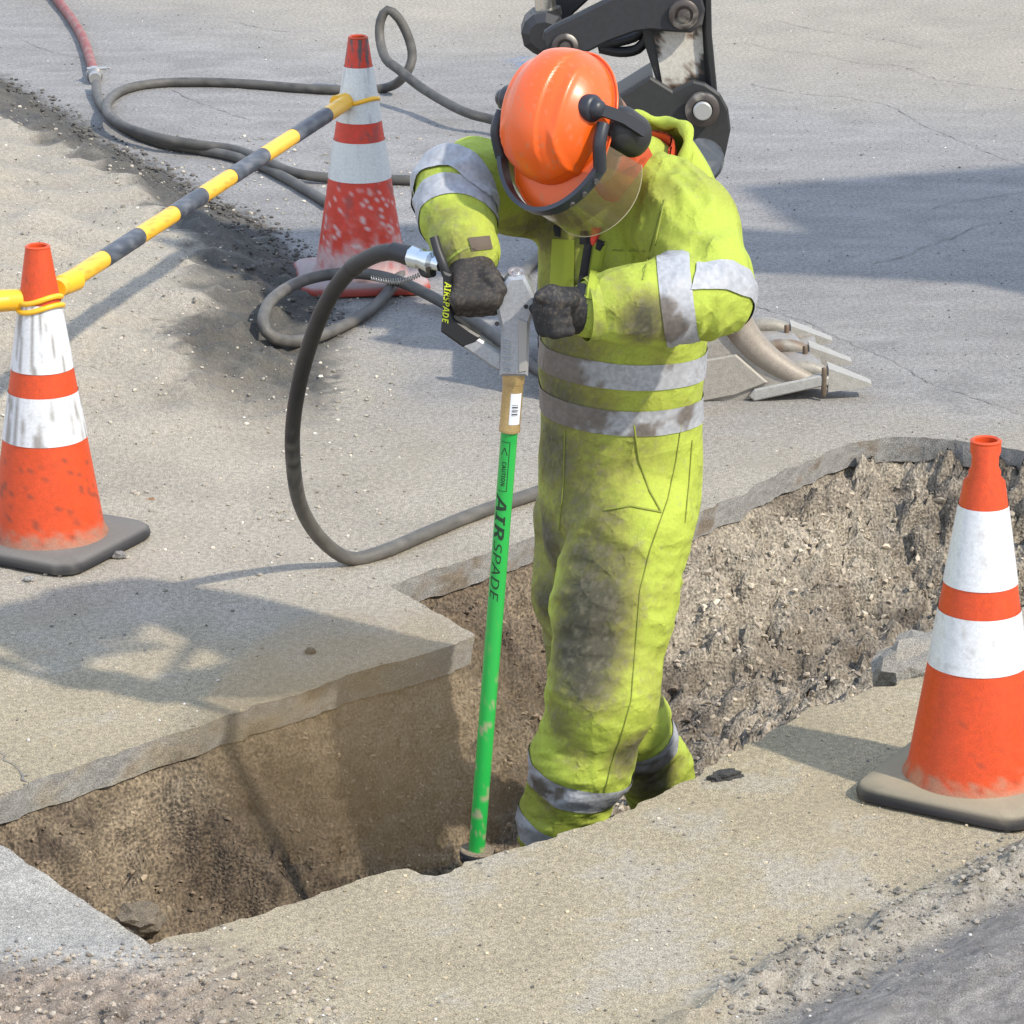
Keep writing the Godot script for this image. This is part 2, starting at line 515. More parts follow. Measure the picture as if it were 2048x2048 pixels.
func soil_y(x: float, z: float) -> float:
	var w := Vector2(x, z)
	var wob := Vector2(n_mid.get_noise_2d(x * 2.2, z * 2.2), n_mid.get_noise_2d(x * 2.2 + 9, z * 2.2 + 4)) * 0.03
	w += wob
	var dmin := 1e9
	for k in range(0, trench.size(), 2):
		var b := trench[(k + 2) % trench.size()]
		var cp := Geometry2D.get_closest_point_to_segment(w, trench[k], b)
		var dd := w.distance_squared_to(cp)
		if dd < dmin: dmin = dd
	var d := sqrt(dmin)
	if not Geometry2D.is_point_in_polygon(w, trench): d = -d
	var run := 0.27 + 0.07 * n_mid.get_noise_2d(x * 1.5, z * 1.5)
	if x > 0.2 and -z > 8.2: run = 0.34 + 0.10 * n_mid.get_noise_2d(x * 1.2, z * 1.2)
	if -z < 7.5: run *= 0.6
	var t := clampf((d + 0.012) / run, 0, 1)
	var s := pow(t, 0.62) * 0.5 + t * t * (3 - 2 * t) * 0.5
	var fl := -0.385
	if x > 0.3: fl = -0.345 - 0.04 * ss(0.9, 0.4, x)
	var rough := 0.022 * n_rid.get_noise_2d(x * 1.6, z * 1.6) + 0.012 * n_fine.get_noise_2d(x, z)
	if x > 0.2: rough *= 1.8
	# soil sticking to the slab's cut face, right up to the rim at the far right
	var top := -SLAB - 0.004
	if d > 0.006: top += ss(0.006, 0.02, d) * (0.05 * ss(0.05, 0.5, n_mid.get_noise_2d(x * 2.0 + 3, z * 2.0) + 0.3 * n_fine.get_noise_2d(x, z)) + 0.062 * ss(0.75, 1.0, x + 0.25 * n_mid.get_noise_2d(x * 2, z * 2)) * ss(8.3, 8.8, -z))
	return lerpf(top, fl, s) + rough * ss(0.02, 0.3, t)

func soil_col(x: float, y: float, z: float) -> Color:
	var m := n_mid.get_noise_3d(x, y * 2, z)
	var f := n_fine.get_noise_3d(x, y, z)
	var b := n_big.get_noise_3d(x * 2, y * 3, z * 2)
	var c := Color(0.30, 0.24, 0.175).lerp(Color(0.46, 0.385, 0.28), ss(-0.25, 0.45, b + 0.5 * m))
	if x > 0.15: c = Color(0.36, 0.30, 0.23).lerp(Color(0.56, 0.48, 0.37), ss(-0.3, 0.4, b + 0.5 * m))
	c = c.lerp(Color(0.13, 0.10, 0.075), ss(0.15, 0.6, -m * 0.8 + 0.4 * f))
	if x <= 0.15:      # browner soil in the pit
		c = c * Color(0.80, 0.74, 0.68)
	return c * (1 + 0.35 * f)

func add_trench() -> void:
	var st := 0.014
	var x0 := -1.25
	var x1 := 1.72
	var d0 := 6.42
	var d1 := 9.72
	var nx := int((x1 - x0) / st)
	var nz := int((d1 - d0) / st)
	var mb := Mb.new()
	var ids := PackedInt32Array()
	ids.resize((nx + 1) * (nz + 1))
	ids.fill(-1)
	var grown := Geometry2D.offset_polygon(trench, 0.05)[0]
	for b in nz + 1:
		for a in nx + 1:
			var x := x0 + a * st
			var z := -(d0 + b * st)
			if Geometry2D.is_point_in_polygon(Vector2(x, z), grown):
				var y := soil_y(x, z)
				# push the wall surface about so that it is lumpy
				var o := Vector3(n_fine.get_noise_3d(x * 0.9, y * 0.9, z * 0.9), 0, n_fine.get_noise_3d(x * 0.9 + 7, y * 0.9, z * 0.9)) * 0.012 + Vector3(n_rid.get_noise_3d(x * 1.2, y * 2.0, z * 1.2), 0, n_rid.get_noise_3d(x * 1.2 + 5, y * 2.0, z * 1.2)) * (0.019 if x > 0.15 else 0.010)
				if y > -SLAB - 0.03: o = Vector3.ZERO
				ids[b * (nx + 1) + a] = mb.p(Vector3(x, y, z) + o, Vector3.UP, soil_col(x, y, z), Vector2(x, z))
	for b in nz + 1:
		for a in nx + 1:
			var k := b * (nx + 1) + a
			if ids[k] < 0: continue
			var l := ids[k - 1] if a > 0 and ids[k - 1] >= 0 else ids[k]
			var r := ids[k + 1] if a < nx and ids[k + 1] >= 0 else ids[k]
			var f := ids[k - nx - 1] if b > 0 and ids[k - nx - 1] >= 0 else ids[k]
			var g := ids[k + nx + 1] if b < nz and ids[k + nx + 1] >= 0 else ids[k]
			var nn := (mb.v[r] - mb.v[l]).cross(mb.v[f] - mb.v[g])
			if nn.length_squared() > 1e-14:
				nn = nn.normalized()
				mb.n[ids[k]] = nn if nn.y > 0 else -nn
	for b in nz:
		for a in nx:
			var k := b * (nx + 1) + a
			var q := [ids[k], ids[k + 1], ids[k + nx + 2], ids[k + nx + 1]]
			if q.min() >= 0: mb.q(q[0], q[1], q[2], q[3])
	solo("trench", mb, grained(vmat(0.98), tex_soil, 1.7, 0.45), Vector3.ZERO, "", "", "", "structure")

func rock_mesh(sd: int, rough := 0.35, sub := 1) -> Mb:
	var mb := Mb.new()
	var nn := noise(sd, 1.1, FastNoiseLite.TYPE_SIMPLEX, 2)
	var ico := PackedVector3Array()
	var g := (1 + sqrt(5.0)) / 2
	for s in [-1, 1]:
		for t in [-g, g]:
			ico.append(Vector3(0, s, t)); ico.append(Vector3(s, t, 0)); ico.append(Vector3(t, 0, s))
	var faces := []
	for a in 12:
		for b in range(a + 1, 12):
			for c in range(b + 1, 12):
				if ico[a].distance_to(ico[b]) < 2.1 and ico[b].distance_to(ico[c]) < 2.1 and ico[a].distance_to(ico[c]) < 2.1:
					faces.append([ico[a].normalized(), ico[b].normalized(), ico[c].normalized()])
	for s in sub:
		var nf := []
		for f in faces:
			var ab: Vector3 = (f[0] + f[1]).normalized()
			var bc: Vector3 = (f[1] + f[2]).normalized()
			var ca: Vector3 = (f[2] + f[0]).normalized()
			nf += [[f[0], ab, ca], [ab, f[1], bc], [ca, bc, f[2]], [ab, bc, ca]]
		faces = nf
	for f in faces:
		var q := []
		for w in f: q.append(w * (1 + rough * nn.get_noise_3dv(w * 1.0)))
		mb.face(q, f[0] + f[1] + f[2])
	return mb

func scatter(called: String, label: String, category: String, places: Array, m: Material, sd: int, rough: float, sub := 0) -> void:
	var mm := MultiMesh.new()
	mm.transform_format = MultiMesh.TRANSFORM_3D
	mm.use_colors = true
	mm.mesh = rock_mesh(sd, rough, sub).mesh()
	mm.instance_count = places.size()
	for k in places.size():
		mm.set_instance_transform(k, places[k][0])
		mm.set_instance_color(k, places[k][1])
	var o := MultiMeshInstance3D.new()
	o.name = numbered(called); o.multimesh = mm; o.material_override = m
	o.set_meta("kind", "stuff"); o.set_meta("label", label); o.set_meta("category", category)
	add_child(o)

func rand_xf(p: Vector3, r: float, flat := 0.7) -> Transform3D:
	var b := Basis(Vector3(rng.randf_range(-1, 1), rng.randf_range(-1, 1), rng.randf_range(-1, 1)).normalized(), rng.randf() * TAU)
	b = Basis.from_scale(Vector3(1, flat, 1)) * b * Basis.from_scale(Vector3(rng.randf_range(0.7, 1.3), rng.randf_range(0.6, 1.0), rng.randf_range(0.7, 1.2)) * r)
	return Transform3D(b, p)

func add_gravel() -> void:
	rng.seed = 77
	var m := vmat(0.95)
	var pl := []
	while pl.size() < 14000:      # grit on the pavement, denser near the dug edges
		var d := 6.2 + 9.0 * pow(rng.randf(), 1.7)
		var half := 0.135 * (d * 0.95 + 0.93) + 0.35
		var x := rng.randf_range(-half, half)
		if Geometry2D.is_point_in_polygon(Vector2(x, -d), trench): continue
		var c := ground_col(x, -d) * rng.randf_range(0.35, 1.1)
		if rng.randf() < 0.18: c = Color(0.13, 0.12, 0.11) * rng.randf_range(0.6, 1.5)
		elif rng.randf() < 0.06: c = Color(0.62, 0.60, 0.56)
		var r := 0.0012 + 0.0035 * pow(rng.randf(), 5.0)
		pl.append([rand_xf(Vector3(x, ground_y(x, -d) + r * 0.3, -d), r), c])
	# crumbs along the pile's dark border and in the two dug corners
	for k in 13000:
		var t := rng.randf()
		var p := Vector3.ZERO
		var r := 0.002 + 0.009 * pow(rng.randf(), 4.0)
		var c := Color(0.11, 0.10, 0.088)
		if t < 0.32:
			var q := rng.randf_range(1.0, 9.0)
			var a: Vector2 = pile_line[int(q)].lerp(pile_line[int(q) + 1], q - int(q))
			p = Vector3(a.x - absf(rng.randfn(0, 0.12)) + 0.08, 0, a.y + rng.randf_range(-0.1, 0.2))
			if -p.z < 9.4: r *= 0.5
		elif t < 0.52:
			var x := rng.randf_range(0.35, 1.2)
			p = Vector3(x, 0, -(6.35 + (x - 0.45) * 1.05 + rng.randfn(0.0, 0.09)))
			c = Color(0.25, 0.225, 0.19)
			r *= 0.75
		elif t < 0.66:
			p = Vector3(rng.randf_range(-1.1, -0.3), 0, -rng.randf_range(6.15, 6.52))
			c = Color(0.33, 0.28, 0.22)
			r *= 0.7
		else:
			p = Vector3(rng.randf_range(-2.2, -0.3), 0, -rng.randf_range(8.4, 13.0))
			c = Color(0.36, 0.32, 0.26) if rng.randf() < 0.6 else Color(0.50, 0.45, 0.37)
			r *= 0.75
		if Geometry2D.is_point_in_polygon(Vector2(p.x, p.z), trench): continue
		p.y = ground_y(p.x, p.z) + r * 0.25
		pl.append([rand_xf(p, r), c * rng.randf_range(0.5, 1.25)])
	scatter("gravel", "loose sand grit and crumbs scattered over the pavement", "gravel", pl, m, 3, 0.5)
	pl = []
	var tr := 0
	while pl.size() < 11000 and tr < 60000:      # clods on the trench walls and floor
		tr += 1
		var x := rng.randf_range(-1.1, 1.6)
		var z := -rng.randf_range(6.5, 9.6)
		if not Geometry2D.is_point_in_polygon(Vector2(x, z), trench): continue
		var y := soil_y(x, z)
		if y > -SLAB - 0.02: continue
		var r := 0.0014 + 0.0062 * pow(rng.randf(), 4.5)
		if x > 0.15: r *= 1.4
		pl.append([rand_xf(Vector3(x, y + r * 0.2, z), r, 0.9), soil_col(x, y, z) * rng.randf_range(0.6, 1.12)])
	scatter("soil_clods", "loose brown soil clods lying in the dug trench", "soil", pl, m, 8, 0.55)

func add_dust() -> void:      # sand blown out of the pit by the lance: a thin cloud and the grains in it
	var fv := FogVolume.new()
	fv.name = "dust_cloud"
	fv.shape = RenderingServer.FOG_VOLUME_SHAPE_ELLIPSOID
	fv.size = Vector3(0.75, 0.55, 0.55)
	fv.position = dp(760, 1480, 7.55)
	var fm := FogMaterial.new()
	fm.density = 0.9
	fm.albedo = Color(0.78, 0.66, 0.48)
	fm.edge_fade = 0.6
	fv.material = fm
	fv.set_meta("label", "thin tan dust cloud hanging in the pit round the lance tip")
	fv.set_meta("category", "dust")
	fv.set_meta("kind", "stuff")
	add_child(fv)
	rng.seed = 5
	var pl := []
	for k in 9000:
		var q := Vector3(rng.randfn(0, 0.16), rng.randfn(0, 0.12), rng.randfn(0, 0.12))
		var p := dp(800, 1500, 7.5) + q
		var r := 0.0004 + 0.0007 * pow(rng.randf(), 3.0)
		pl.append([rand_xf(p, r, 1.0), Color(0.34, 0.27, 0.19) * rng.randf_range(0.4, 1.1)])
	scatter("blown_sand", "sand grains blown into the air round the green lance's tip", "sand", pl, vmat(0.95), 9, 0.3)

func stone(called: String, label: String, category: String, px: Array, size: Vector3, sd: int, col: Color, y := 0.0, rough := 0.3, tilt := 0.0) -> void:
	var mb := rock_mesh(sd, rough, 2)
	var base := gp(px[0], px[1], y)
	for k in mb.v.size():
		mb.v[k] = Basis(Vector3.UP, tilt) * (mb.v[k] * size) + base + Vector3(0, size.y * 0.6, 0)
		mb.n[k] = (Basis(Vector3.UP, tilt) * (mb.n[k] / size)).normalized()
		mb.c[k] = col
	solo(called, mb, grained(vmat(0.95), tex_soil, 6.0, 0.15), base, label, category)


# ---------------------------------------------------------------- cones and bars
var orange := Color(0.70, 0.075, 0.012)
func cone_colour(style: int, h: float, th: float) -> Color:
	var a := Vector3(cos(th) * 0.4, h * 2.0, sin(th) * 0.4)
	var m := n_mid.get_noise_3dv(a * 1.4 + Vector3.ONE * style * 3.0)
	var f := n_fine.get_noise_3dv(a * 0.8 + Vector3.ONE * style * 5.0)
	var c := orange * (1 + 0.10 * m)
	if style == 0:
		c = c.lerp(Color(0.13, 0.05, 0.03), ss(0.28, 0.5, f + 0.35 * m - h * 0.4) * 0.65)
		c = c.lerp(Color(0.36, 0.28, 0.20), ss(0.075, 0.035, h + 0.03 * f) * 0.7)
	elif style == 1:
		c = Color(0.66, 0.045, 0.02) * (1 + 0.2 * m)
		c = c.lerp(Color(0.62, 0.52, 0.50), ss(0.16, 0.06, h - 0.10 * m - 0.05 * f) * 0.85)
		var f2 := n_fine.get_noise_3dv(a * 2.2 + Vector3.ONE * 4.0)
		c = c.lerp(Color(0.72, 0.66, 0.64), ss(0.36, 0.46, f2) * ss(0.34, 0.25, h) * 0.75)
		c = c.lerp(Color(0.60, 0.40, 0.37), ss(-0.1, 0.4, f2 + m) * ss(0.26, 0.12, h) * 0.5)
		c = c.lerp(Color(0.10, 0.07, 0.07), ss(0.25, 0.5, m) * 0.5)
		if h > 0.63: c = c.lerp(Color(0.10, 0.08, 0.08), ss(0.0, 0.3, m + 0.4 * f))
	else:
		c = c.lerp(Color(0.20, 0.05, 0.03), ss(0.42, 0.6, f + 0.25 * m - h * 0.4) * 0.5)
		c = c.lerp(Color(0.42, 0.33, 0.22), ss(0.07, 0.035, h + 0.03 * f) * 0.6)
	return c
func add_cone(at: Vector3, turn: float, style: int, bands: Array, label: String, neck := false, lean := Vector3.ZERO) -> void:
	var root := thing("traffic_cone", label, "traffic cone", at, "traffic cones standing round the dig")
	var hh := 0.71
	var R := func(h: float) -> float: return lerpf(0.132, 0.028, clampf((h - 0.03) / (hh - 0.03), 0, 1))
	var mb := Mb.new()
	var rows := 70
	var seg := 56
	var ax := (Vector3.UP + lean).normalized()
	for k in rows + 1:
		var h := 0.026 + (hh - 0.026) * k / rows
		var r: float = R.call(h) + 0.0
		if h < 0.06: r += 0.012 * pow((0.06 - h) / 0.034, 2)
		if neck and h > 0.64: r = 0.031 if h < 0.66 else (0.026 if h < 0.685 else 0.0295)
		for j in seg + 1:
			var th := TAU * j / seg
			var d := Vector3(cos(th), 0.15, sin(th))
			mb.p(at + ax * h + Vector3(cos(th) * r, 0, sin(th) * r), d.normalized(), cone_colour(style, h, th), Vector2(th, h))
	for k in rows:
		for j in seg:
			var a := k * (seg + 1) + j
			mb.q(a, a + 1, a + seg + 2, a + seg + 1)
	part("cone_body", mb, grained(vmat(0.5), tex_wear, 5.0), root)
	mb = Mb.new()      # rolled rim and dark inside of the top hole
	var rt: float = 0.0295 if neck else R.call(hh)
	lathe(mb, [Vector2(rt, 0.0), Vector2(rt + 0.001, 0.004), Vector2(rt - 0.004, 0.007), Vector2(rt - 0.008, 0.004), Vector2(rt - 0.009, -0.05), Vector2(0.0, -0.06)], 40, Transform3D(Basis(), at + ax * (hh - 0.002)), orange * (0.8 if style != 1 else 0.55))
	part("rim", mb, vmat(0.5), root)
	for b in bands:
		mb = Mb.new()
		var n := 14
		for k in n + 1:
			var h: float = lerpf(b[0], b[1], float(k) / n)
			for j in seg + 1:
				var th := TAU * j / seg
				var r: float = R.call(h) + 0.0016
				var q := Vector3(cos(th) * 0.35, h * 0.7, sin(th) * 0.35)
				var f := n_fine.get_noise_3dv(q * 1.2 + Vector3.ONE * style)
				var m := n_mid.get_noise_3dv(q * 2.0 + Vector3.ONE * style)
				var c := Color(0.78, 0.79, 0.81)
				if style == 0:
					c = c.lerp(Color(0.25, 0.22, 0.19), ss(0.05, 0.35, n_fine.get_noise_3dv(q * Vector3(1.6, 0.35, 1.6) + Vector3.ONE * 2.0) * 0.8 + 0.6 * m) * 0.8)
				elif style == 1:
					c = Color(0.70, 0.73, 0.72).lerp(Color(0.42, 0.41, 0.42), ss(0.1, 0.5, m + 0.3 * f) * (0.7 if h > 0.45 else 0.2))
				else:
					c = c.lerp(Color(0.5, 0.47, 0.44), ss(0.3, 0.6, f + 0.3 * m) * 0.5)
				mb.p(at + ax * h + Vector3(cos(th) * r, 0, sin(th) * r), Vector3(cos(th), 0.15, sin(th)).normalized(), c, Vector2(th, h))
		for k in n:
			for j in seg:
				var a := k * (seg + 1) + j
				mb.q(a, a + 1, a + seg + 2, a + seg + 1)
		var bm := vmat(0.38)
		if style != 0: bm.clearcoat_enabled = true; bm.clearcoat = 0.4; bm.clearcoat_roughness = 0.25
		var bp := part("reflective_band", mb, grained(bm, tex_wear, 9.0), root)
		bp.set_meta("label", "white reflective band")
	# weighted square base with rounded corners, sanded over
	mb = Mb.new()
	var bb := Basis(Vector3.UP, turn)
	var outline := PackedVector2Array()
	var hw := 0.185
	var cr := 0.055
	for q in 4:
		var cx := (hw - cr) * (1 if q == 0 or q == 3 else -1)
		var cy := (hw - cr) * (1 if q < 2 else -1)
		for s in 9:
			var a := PI * 0.5 * (q + s / 8.0)
			outline.append(Vector2(cx + cos(a) * cr, cy + sin(a) * cr))
	var prof := [[-0.012, 0.002], [-0.002, 0.006], [0.0, 0.014], [-0.003, 0.024], [-0.012, 0.031], [-0.05, 0.033]]
	var m0 := outline.size()
	for k in prof.size():
		for j in m0 + 1:
			var o := outline[j % m0]
			var out := o.normalized()
			var w := o + out * (prof[k][0] as float)
			var nrm := Vector3(out.x, [-0.8, -0.2, 0.05, 0.5, 1.6, 9.0][k], out.y).normalized()
			var wp := at + bb * Vector3(w.x, prof[k][1], w.y)
			var f := n_fine.get_noise_3dv(wp * 1.0)
			var base := Color(0.035, 0.035, 0.04) if style != 1 else Color(0.60, 0.06, 0.03)
			var dust := Color(0.50, 0.42, 0.29) if style != 1 else Color(0.58, 0.50, 0.48)
			if style == 0: dust = Color(0.27, 0.25, 0.225)
			var c := base.lerp(dust, clampf([0.05, 0.05, 0.05, 0.22, 0.85, 1.0][k] + 0.3 * f, 0.02, 0.95))
			mb.p(wp, bb * nrm, c, Vector2(w.x, w.y))
	for k in prof.size() - 1:
		for j in m0:
			var a := k * (m0 + 1) + j
			mb.q(a, a + 1, a + m0 + 2, a + m0 + 1)
	# top sheet between rounded rim and cone
	var ring := (prof.size() - 1) * (m0 + 1)
	for j in m0 + 1:
		var o := outline[j % m0].normalized() * 0.125
		var wp := at + bb * Vector3(o.x, 0.0345, o.y)
		var dust := Color(0.53, 0.44, 0.30) if style == 2 else (Color(0.31, 0.28, 0.25) if style == 0 else Color(0.60, 0.53, 0.51))
		mb.p(wp, Vector3.UP, dust * (1 + 0.3 * n_fine.get_noise_3dv(wp)))
	var r2 := ring + m0 + 1
	for j in m0: mb.q(ring + j, ring + j + 1, r2 + j + 1, r2 + j)
	part("base", mb, grained(vmat(0.85), tex_grain, 6.0, 0.05), root)

func add_bar(a: Vector3, b: Vector3, splits: Array, label: String, rings: Array) -> void:
	var root := thing("barrier_bar", label, "barrier bar", Vector3(a.x, a.y, a.z), "striped bars hung between cones")
	var dir := (b - a).normalized()
	var ym := mat(Color(0.80, 0.43, 0.02), 0.42)
	ym.vertex_color_use_as_albedo = true
	for k in splits.size() - 1:
		var mb := Mb.new()
		var p0 := a.lerp(b, splits[k])
		var p1 := a.lerp(b, splits[k + 1])
		var yel := k % 2 == 0
		var r := 0.0215 if yel else 0.0222
		var m := 10
		var pts := PackedVector3Array()
		var rad := []
		for j in m + 1:
			pts.append(p0.lerp(p1, float(j) / m)); rad.append(r)
		tube(mb, pts, rad, 18, true)
		for j in mb.v.size():
			var f := n_fine.get_noise_3dv(mb.v[j] * 1.3)
			var g := n_mid.get_noise_3dv(mb.v[j] * 2.0)
			mb.c[j] = Color(1, 1, 1).lerp(Color(0.35, 0.32, 0.30), ss(0.3, 0.6, n_fine.get_noise_3dv(mb.v[j] * 3.0) + 0.4 * g) * 0.55) if yel else Color(0.045, 0.055, 0.075).lerp(Color(0.13, 0.14, 0.16), ss(-0.1, 0.5, f))
		part("yellow_section" if yel else "dark_section", mb, ym if yel else grained(vmat(0.5), tex_wear, 7.0), root)
	for rg in rings:      # sleeve and open ring that sits round the cone
		var mb := Mb.new()
		var c: Vector3 = rg[0]
		var rr: float = rg[1]
		var e: Vector3 = rg[2]      # where the bar ends
		var pts := []
		for j in 29:
			var t := TAU * j / 28.0
			pts.append(c + Vector3(cos(t) * rr, 0.008 * sin(t * 2.0), sin(t) * rr))
		tube(mb, spline(pts, 0.012), 0.0065, 8, false)
		part("ring", mb, ym, root)
		mb = Mb.new()
		var inw := (Vector3(c.x, e.y, c.z) - e).normalized()
		tube(mb, PackedVector3Array([e - inw * 0.05, e - inw * 0.048, e + inw * 0.012, e + inw * 0.02]), [0.0225, 0.0255, 0.0245, 0.014], 18)
		part("sleeve", mb, ym, root)

func t_at(a: Vector3, b: Vector3, px: float) -> float:
	var lo := -0.2
	var hi := 1.2
	for k in 40:
		var m := (lo + hi) * 0.5
		if to_px(a.lerp(b, m)).x < px: lo = m
		else: hi = m
	return (lo + hi) * 0.5

func add_cones() -> void:
	var c0 := gp(98, 1090)
	var c1 := gp(722, 563)
	var c2 := gp(1945, 1576)
	for q in [c0, c1, c2]: q.y = 0.0
	c0.y = ground_y(c0.x, c0.z); c1.y = ground_y(c1.x, c1.z); c2.y = ground_y(c2.x, c2.z)
	var c3 := c0 + Vector3(-1.25, 0, 0.55)
	c3.y = 0.0
	var std := [[0.43, 0.585], [0.265, 0.375]]
	add_cone(c0, deg_to_rad(62), 0, std, "orange cone with dirty scuffed white bands and a yellow ring round its top")
	add_cone(c1, deg_to_rad(8), 1, [[0.475, 0.63], [0.31, 0.42]], "faded red cone with whitish scuffed foot and red base, inside the hose coils", false, Vector3(0.0, 0, 0))
	add_cone(c2, deg_to_rad(60), 2, std, "clean bright orange cone with crisp white bands on a sand-covered black base", true)
	add_cone(c3, deg_to_rad(20), 0, std, "orange cone at the far end of the short yellow bar")
	var a := c0 + Vector3(0.035, 0.60, -0.045)
	var b := c1 + Vector3(-0.03, 0.535, 0.035)
	var xs := [122, 205, 276, 345, 402, 460, 526, 585, 652, 698]
	var sp := []
	for x in xs: sp.append(t_at(a, b, x))
	sp[0] = 0.0
	add_bar(a, b, sp, "yellow and black striped bar slung between the scuffed cone and the faded red cone", [[c0 + Vector3(0, 0.595, 0), 0.049, a.lerp(b, 0.02)], [c1 + Vector3(0, 0.535, 0), 0.056, b]])
	var a2 := c0 + Vector3(-0.05, 0.59, 0.012)
	var b2 := c3 + Vector3(0.04, 0.59, -0.02)
	add_bar(a2, b2, [0.0, 0.2, 0.32, 0.44, 0.56, 0.68, 0.8, 1.0], "yellow end of the bar running off from the scuffed cone", [[c0 + Vector3(0, 0.575, 0), 0.052, a2], [c3 + Vector3(0, 0.575, 0), 0.052, b2]])

# ---------------------------------------------------------------- hoses
func hose_mesh(pts: PackedVector3Array, r: float, dusty: float, sd: int, clean := 0.0) -> Mb:      # the last clean metres carry little sand
	var mb := Mb.new()
	var total := 0.0
	for k in pts.size() - 1: total += pts[k].distance_to(pts[k + 1])
	tube(mb, pts, r, 14)
	for k in mb.v.size():
		var p := mb.v[k]
		var f := n_fine.get_noise_3dv(p * 1.1 + Vector3.ONE * sd)
		var m := n_mid.get_noise_3dv(p * 1.5 + Vector3.ONE * sd)
		var low := ss(clean, clean + 0.25, total - mb.u[k].x + 0.3 * f)
		mb.c[k] = Color(0.022, 0.022, 0.024).lerp(Color(0.19, 0.175, 0.15), clampf(dusty * (0.06 + 0.74 * low) + 0.35 * low * f + 0.14 * m, 0, 0.9))
	return mb
func on_ground(list: Array, r: float) -> Array:
	var out := []
	for q in list:
		var h: float = q[2] if q.size() > 2 else 0.0
		var p := gp(q[0], q[1], r + h)
		for it in 2: p = gp(q[0], q[1], r + h + ground_y(p.x, p.z))
		out.append(p)
	return out
func add_hoses() -> void:
	var r := 0.0165
	var m := grained(vmat(0.62), tex_wear, 8.0, 0.02)
	# the long black hose from the red line, round the back cone, to the air lance
	var pts := on_ground([[192, 168, 0.01], [196, 195], [215, 225], [262, 262], [330, 288], [400, 300], [470, 314], [540, 340], [610, 378], [665, 412], [730, 448], [780, 478, 0.01], [806, 512, 0.02], [796, 556, 0.015], [745, 616, 0.005], [665, 662], [600, 682], [548, 676], [526, 645, 0.02], [545, 598, 0.05], [610, 560, 0.06], [700, 546, 0.06], [790, 560, 0.04], [880, 602, 0.015], [960, 650], [1075, 738], [1190, 806], [1290, 850], [1330, 890], [1290, 928], [1190, 945], [1075, 985], [960, 1024], [850, 1068], [770, 1102]], r)
	for q in [[700, 1117, 8.615], [642, 1078, 8.55], [601, 1010, 8.40], [586, 920, 8.20], [588, 830, 8.0], [610, 720, 7.8], [650, 612, 7.62], [700, 541, 7.47], [758, 507, 7.37], [800, 506, 7.32]]:
		pts.append(dp(q[0], q[1], q[2]))
	var root := thing("air_hose", "long black air hose coiled past the faded cone to the worker's lance", "hose", pts[0])
	part("hose_line", hose_mesh(spline(pts, 0.03), r, 0.75, 1, 1.05), m, root)
	# hose tie and safety spring near the lance
	var mb := Mb.new()
	tube(mb, PackedVector3Array([dp(716, 527, 7.445), dp(704, 537, 7.462)]), 0.0185, 14)
	part("hose_tie", mb, m_black, root)
	mb = Mb.new()
	var sp := []
	var s0 := dp(742, 556, 7.40)
	var s1 := dp(848, 545, 7.31)
	for k in 150:
		var t := k / 149.0
		var c := s0.lerp(s1, t) + Vector3(0, -0.012 * sin(PI * t), 0)
		sp.append(c + Vector3(0, cos(k * 0.9), sin(k * 0.9)) * 0.0048)
	tube(mb, spline(sp, 0.006), 0.0011, 5)
	part("safety_spring", mb, mat(Color(0.35, 0.35, 0.36), 0.35, 0.9), root)
	# second black hose: open loop on the asphalt with an upright coil
	var far := on_ground([[1130, 300, 0.01], [1005, 246, 0.03], [930, 224, 0.05], [850, 180, 0.07]], r)
	for q in [[796, 138, 13.45], [772, 118, 13.52], [760, 80, 13.6], [761, 42, 13.62], [775, 20, 13.62], [797, 36, 13.62], [818, 78, 13.62], [824, 118, 13.6], [806, 155, 13.58]]:
		far.append(dp(q[0], q[1], q[2]))
	far.append_array(on_ground([[770, 176], [690, 180], [600, 176], [500, 168], [400, 164], [320, 166], [258, 176], [222, 196, 0.004], [214, 226, 0.03], [246, 252, 0.034], [320, 276, 0.03], [400, 290, 0.02], [470, 300, 0.012], [530, 322, 0.02], [590, 346, 0.01], [680, 357], [840, 361], [1000, 372], [1120, 420], [1090, 500], [1050, 545], [1052, 600], [1110, 640]], r))
	root = thing("spare_hose", "black hose lying in a wide loop with one upright coil behind the faded cone", "hose", far[0])
	part("hose_line", hose_mesh(spline(far, 0.03), r, 0.6, 4), m, root)
	# red supply hose and its coupling
	var red := on_ground([[40, -120], [80, -50], [118, 4], [148, 45], [168, 82], [180, 118], [189, 150, 0.008]], r)
	root = thing("red_hose", "dusty red hose running to a metal coupling beside the sand pile", "hose", red[0])
	mb = Mb.new()
	tube(mb, spline(red, 0.03), 0.0175, 14)
	for k in mb.v.size():
		var f := n_fine.get_noise_3dv(mb.v[k])
		mb.c[k] = Color(0.30, 0.075, 0.07).lerp(Color(0.33, 0.22, 0.19), ss(-0.4, 0.5, f) * 0.7)
	part("hose_line", mb, grained(vmat(0.7), tex_wear, 8.0), root)
	mb = Mb.new()
	var e: Vector3 = red[red.size() - 1]
	var d: Vector3 = (pts[1] - e).normalized()
	tube(mb, PackedVector3Array([e - d * 0.05, e - d * 0.02, e - d * 0.019, e + d * 0.01, e + d * 0.011, e + d * 0.06]), [0.02, 0.021, 0.029, 0.029, 0.022, 0.021], 14)
	part("coupling", mb, mat(Color(0.45, 0.44, 0.42), 0.45, 0.8), root)
	mb = Mb.new()
	tube(mb, PackedVector3Array([e + Vector3(-0.025, 0.022, 0), e + Vector3(0.045, 0.026, 0.005)]), 0.006, 8)
	part("coupling_lug", mb, mat(Color(0.5, 0.49, 0.47), 0.45, 0.8), root)

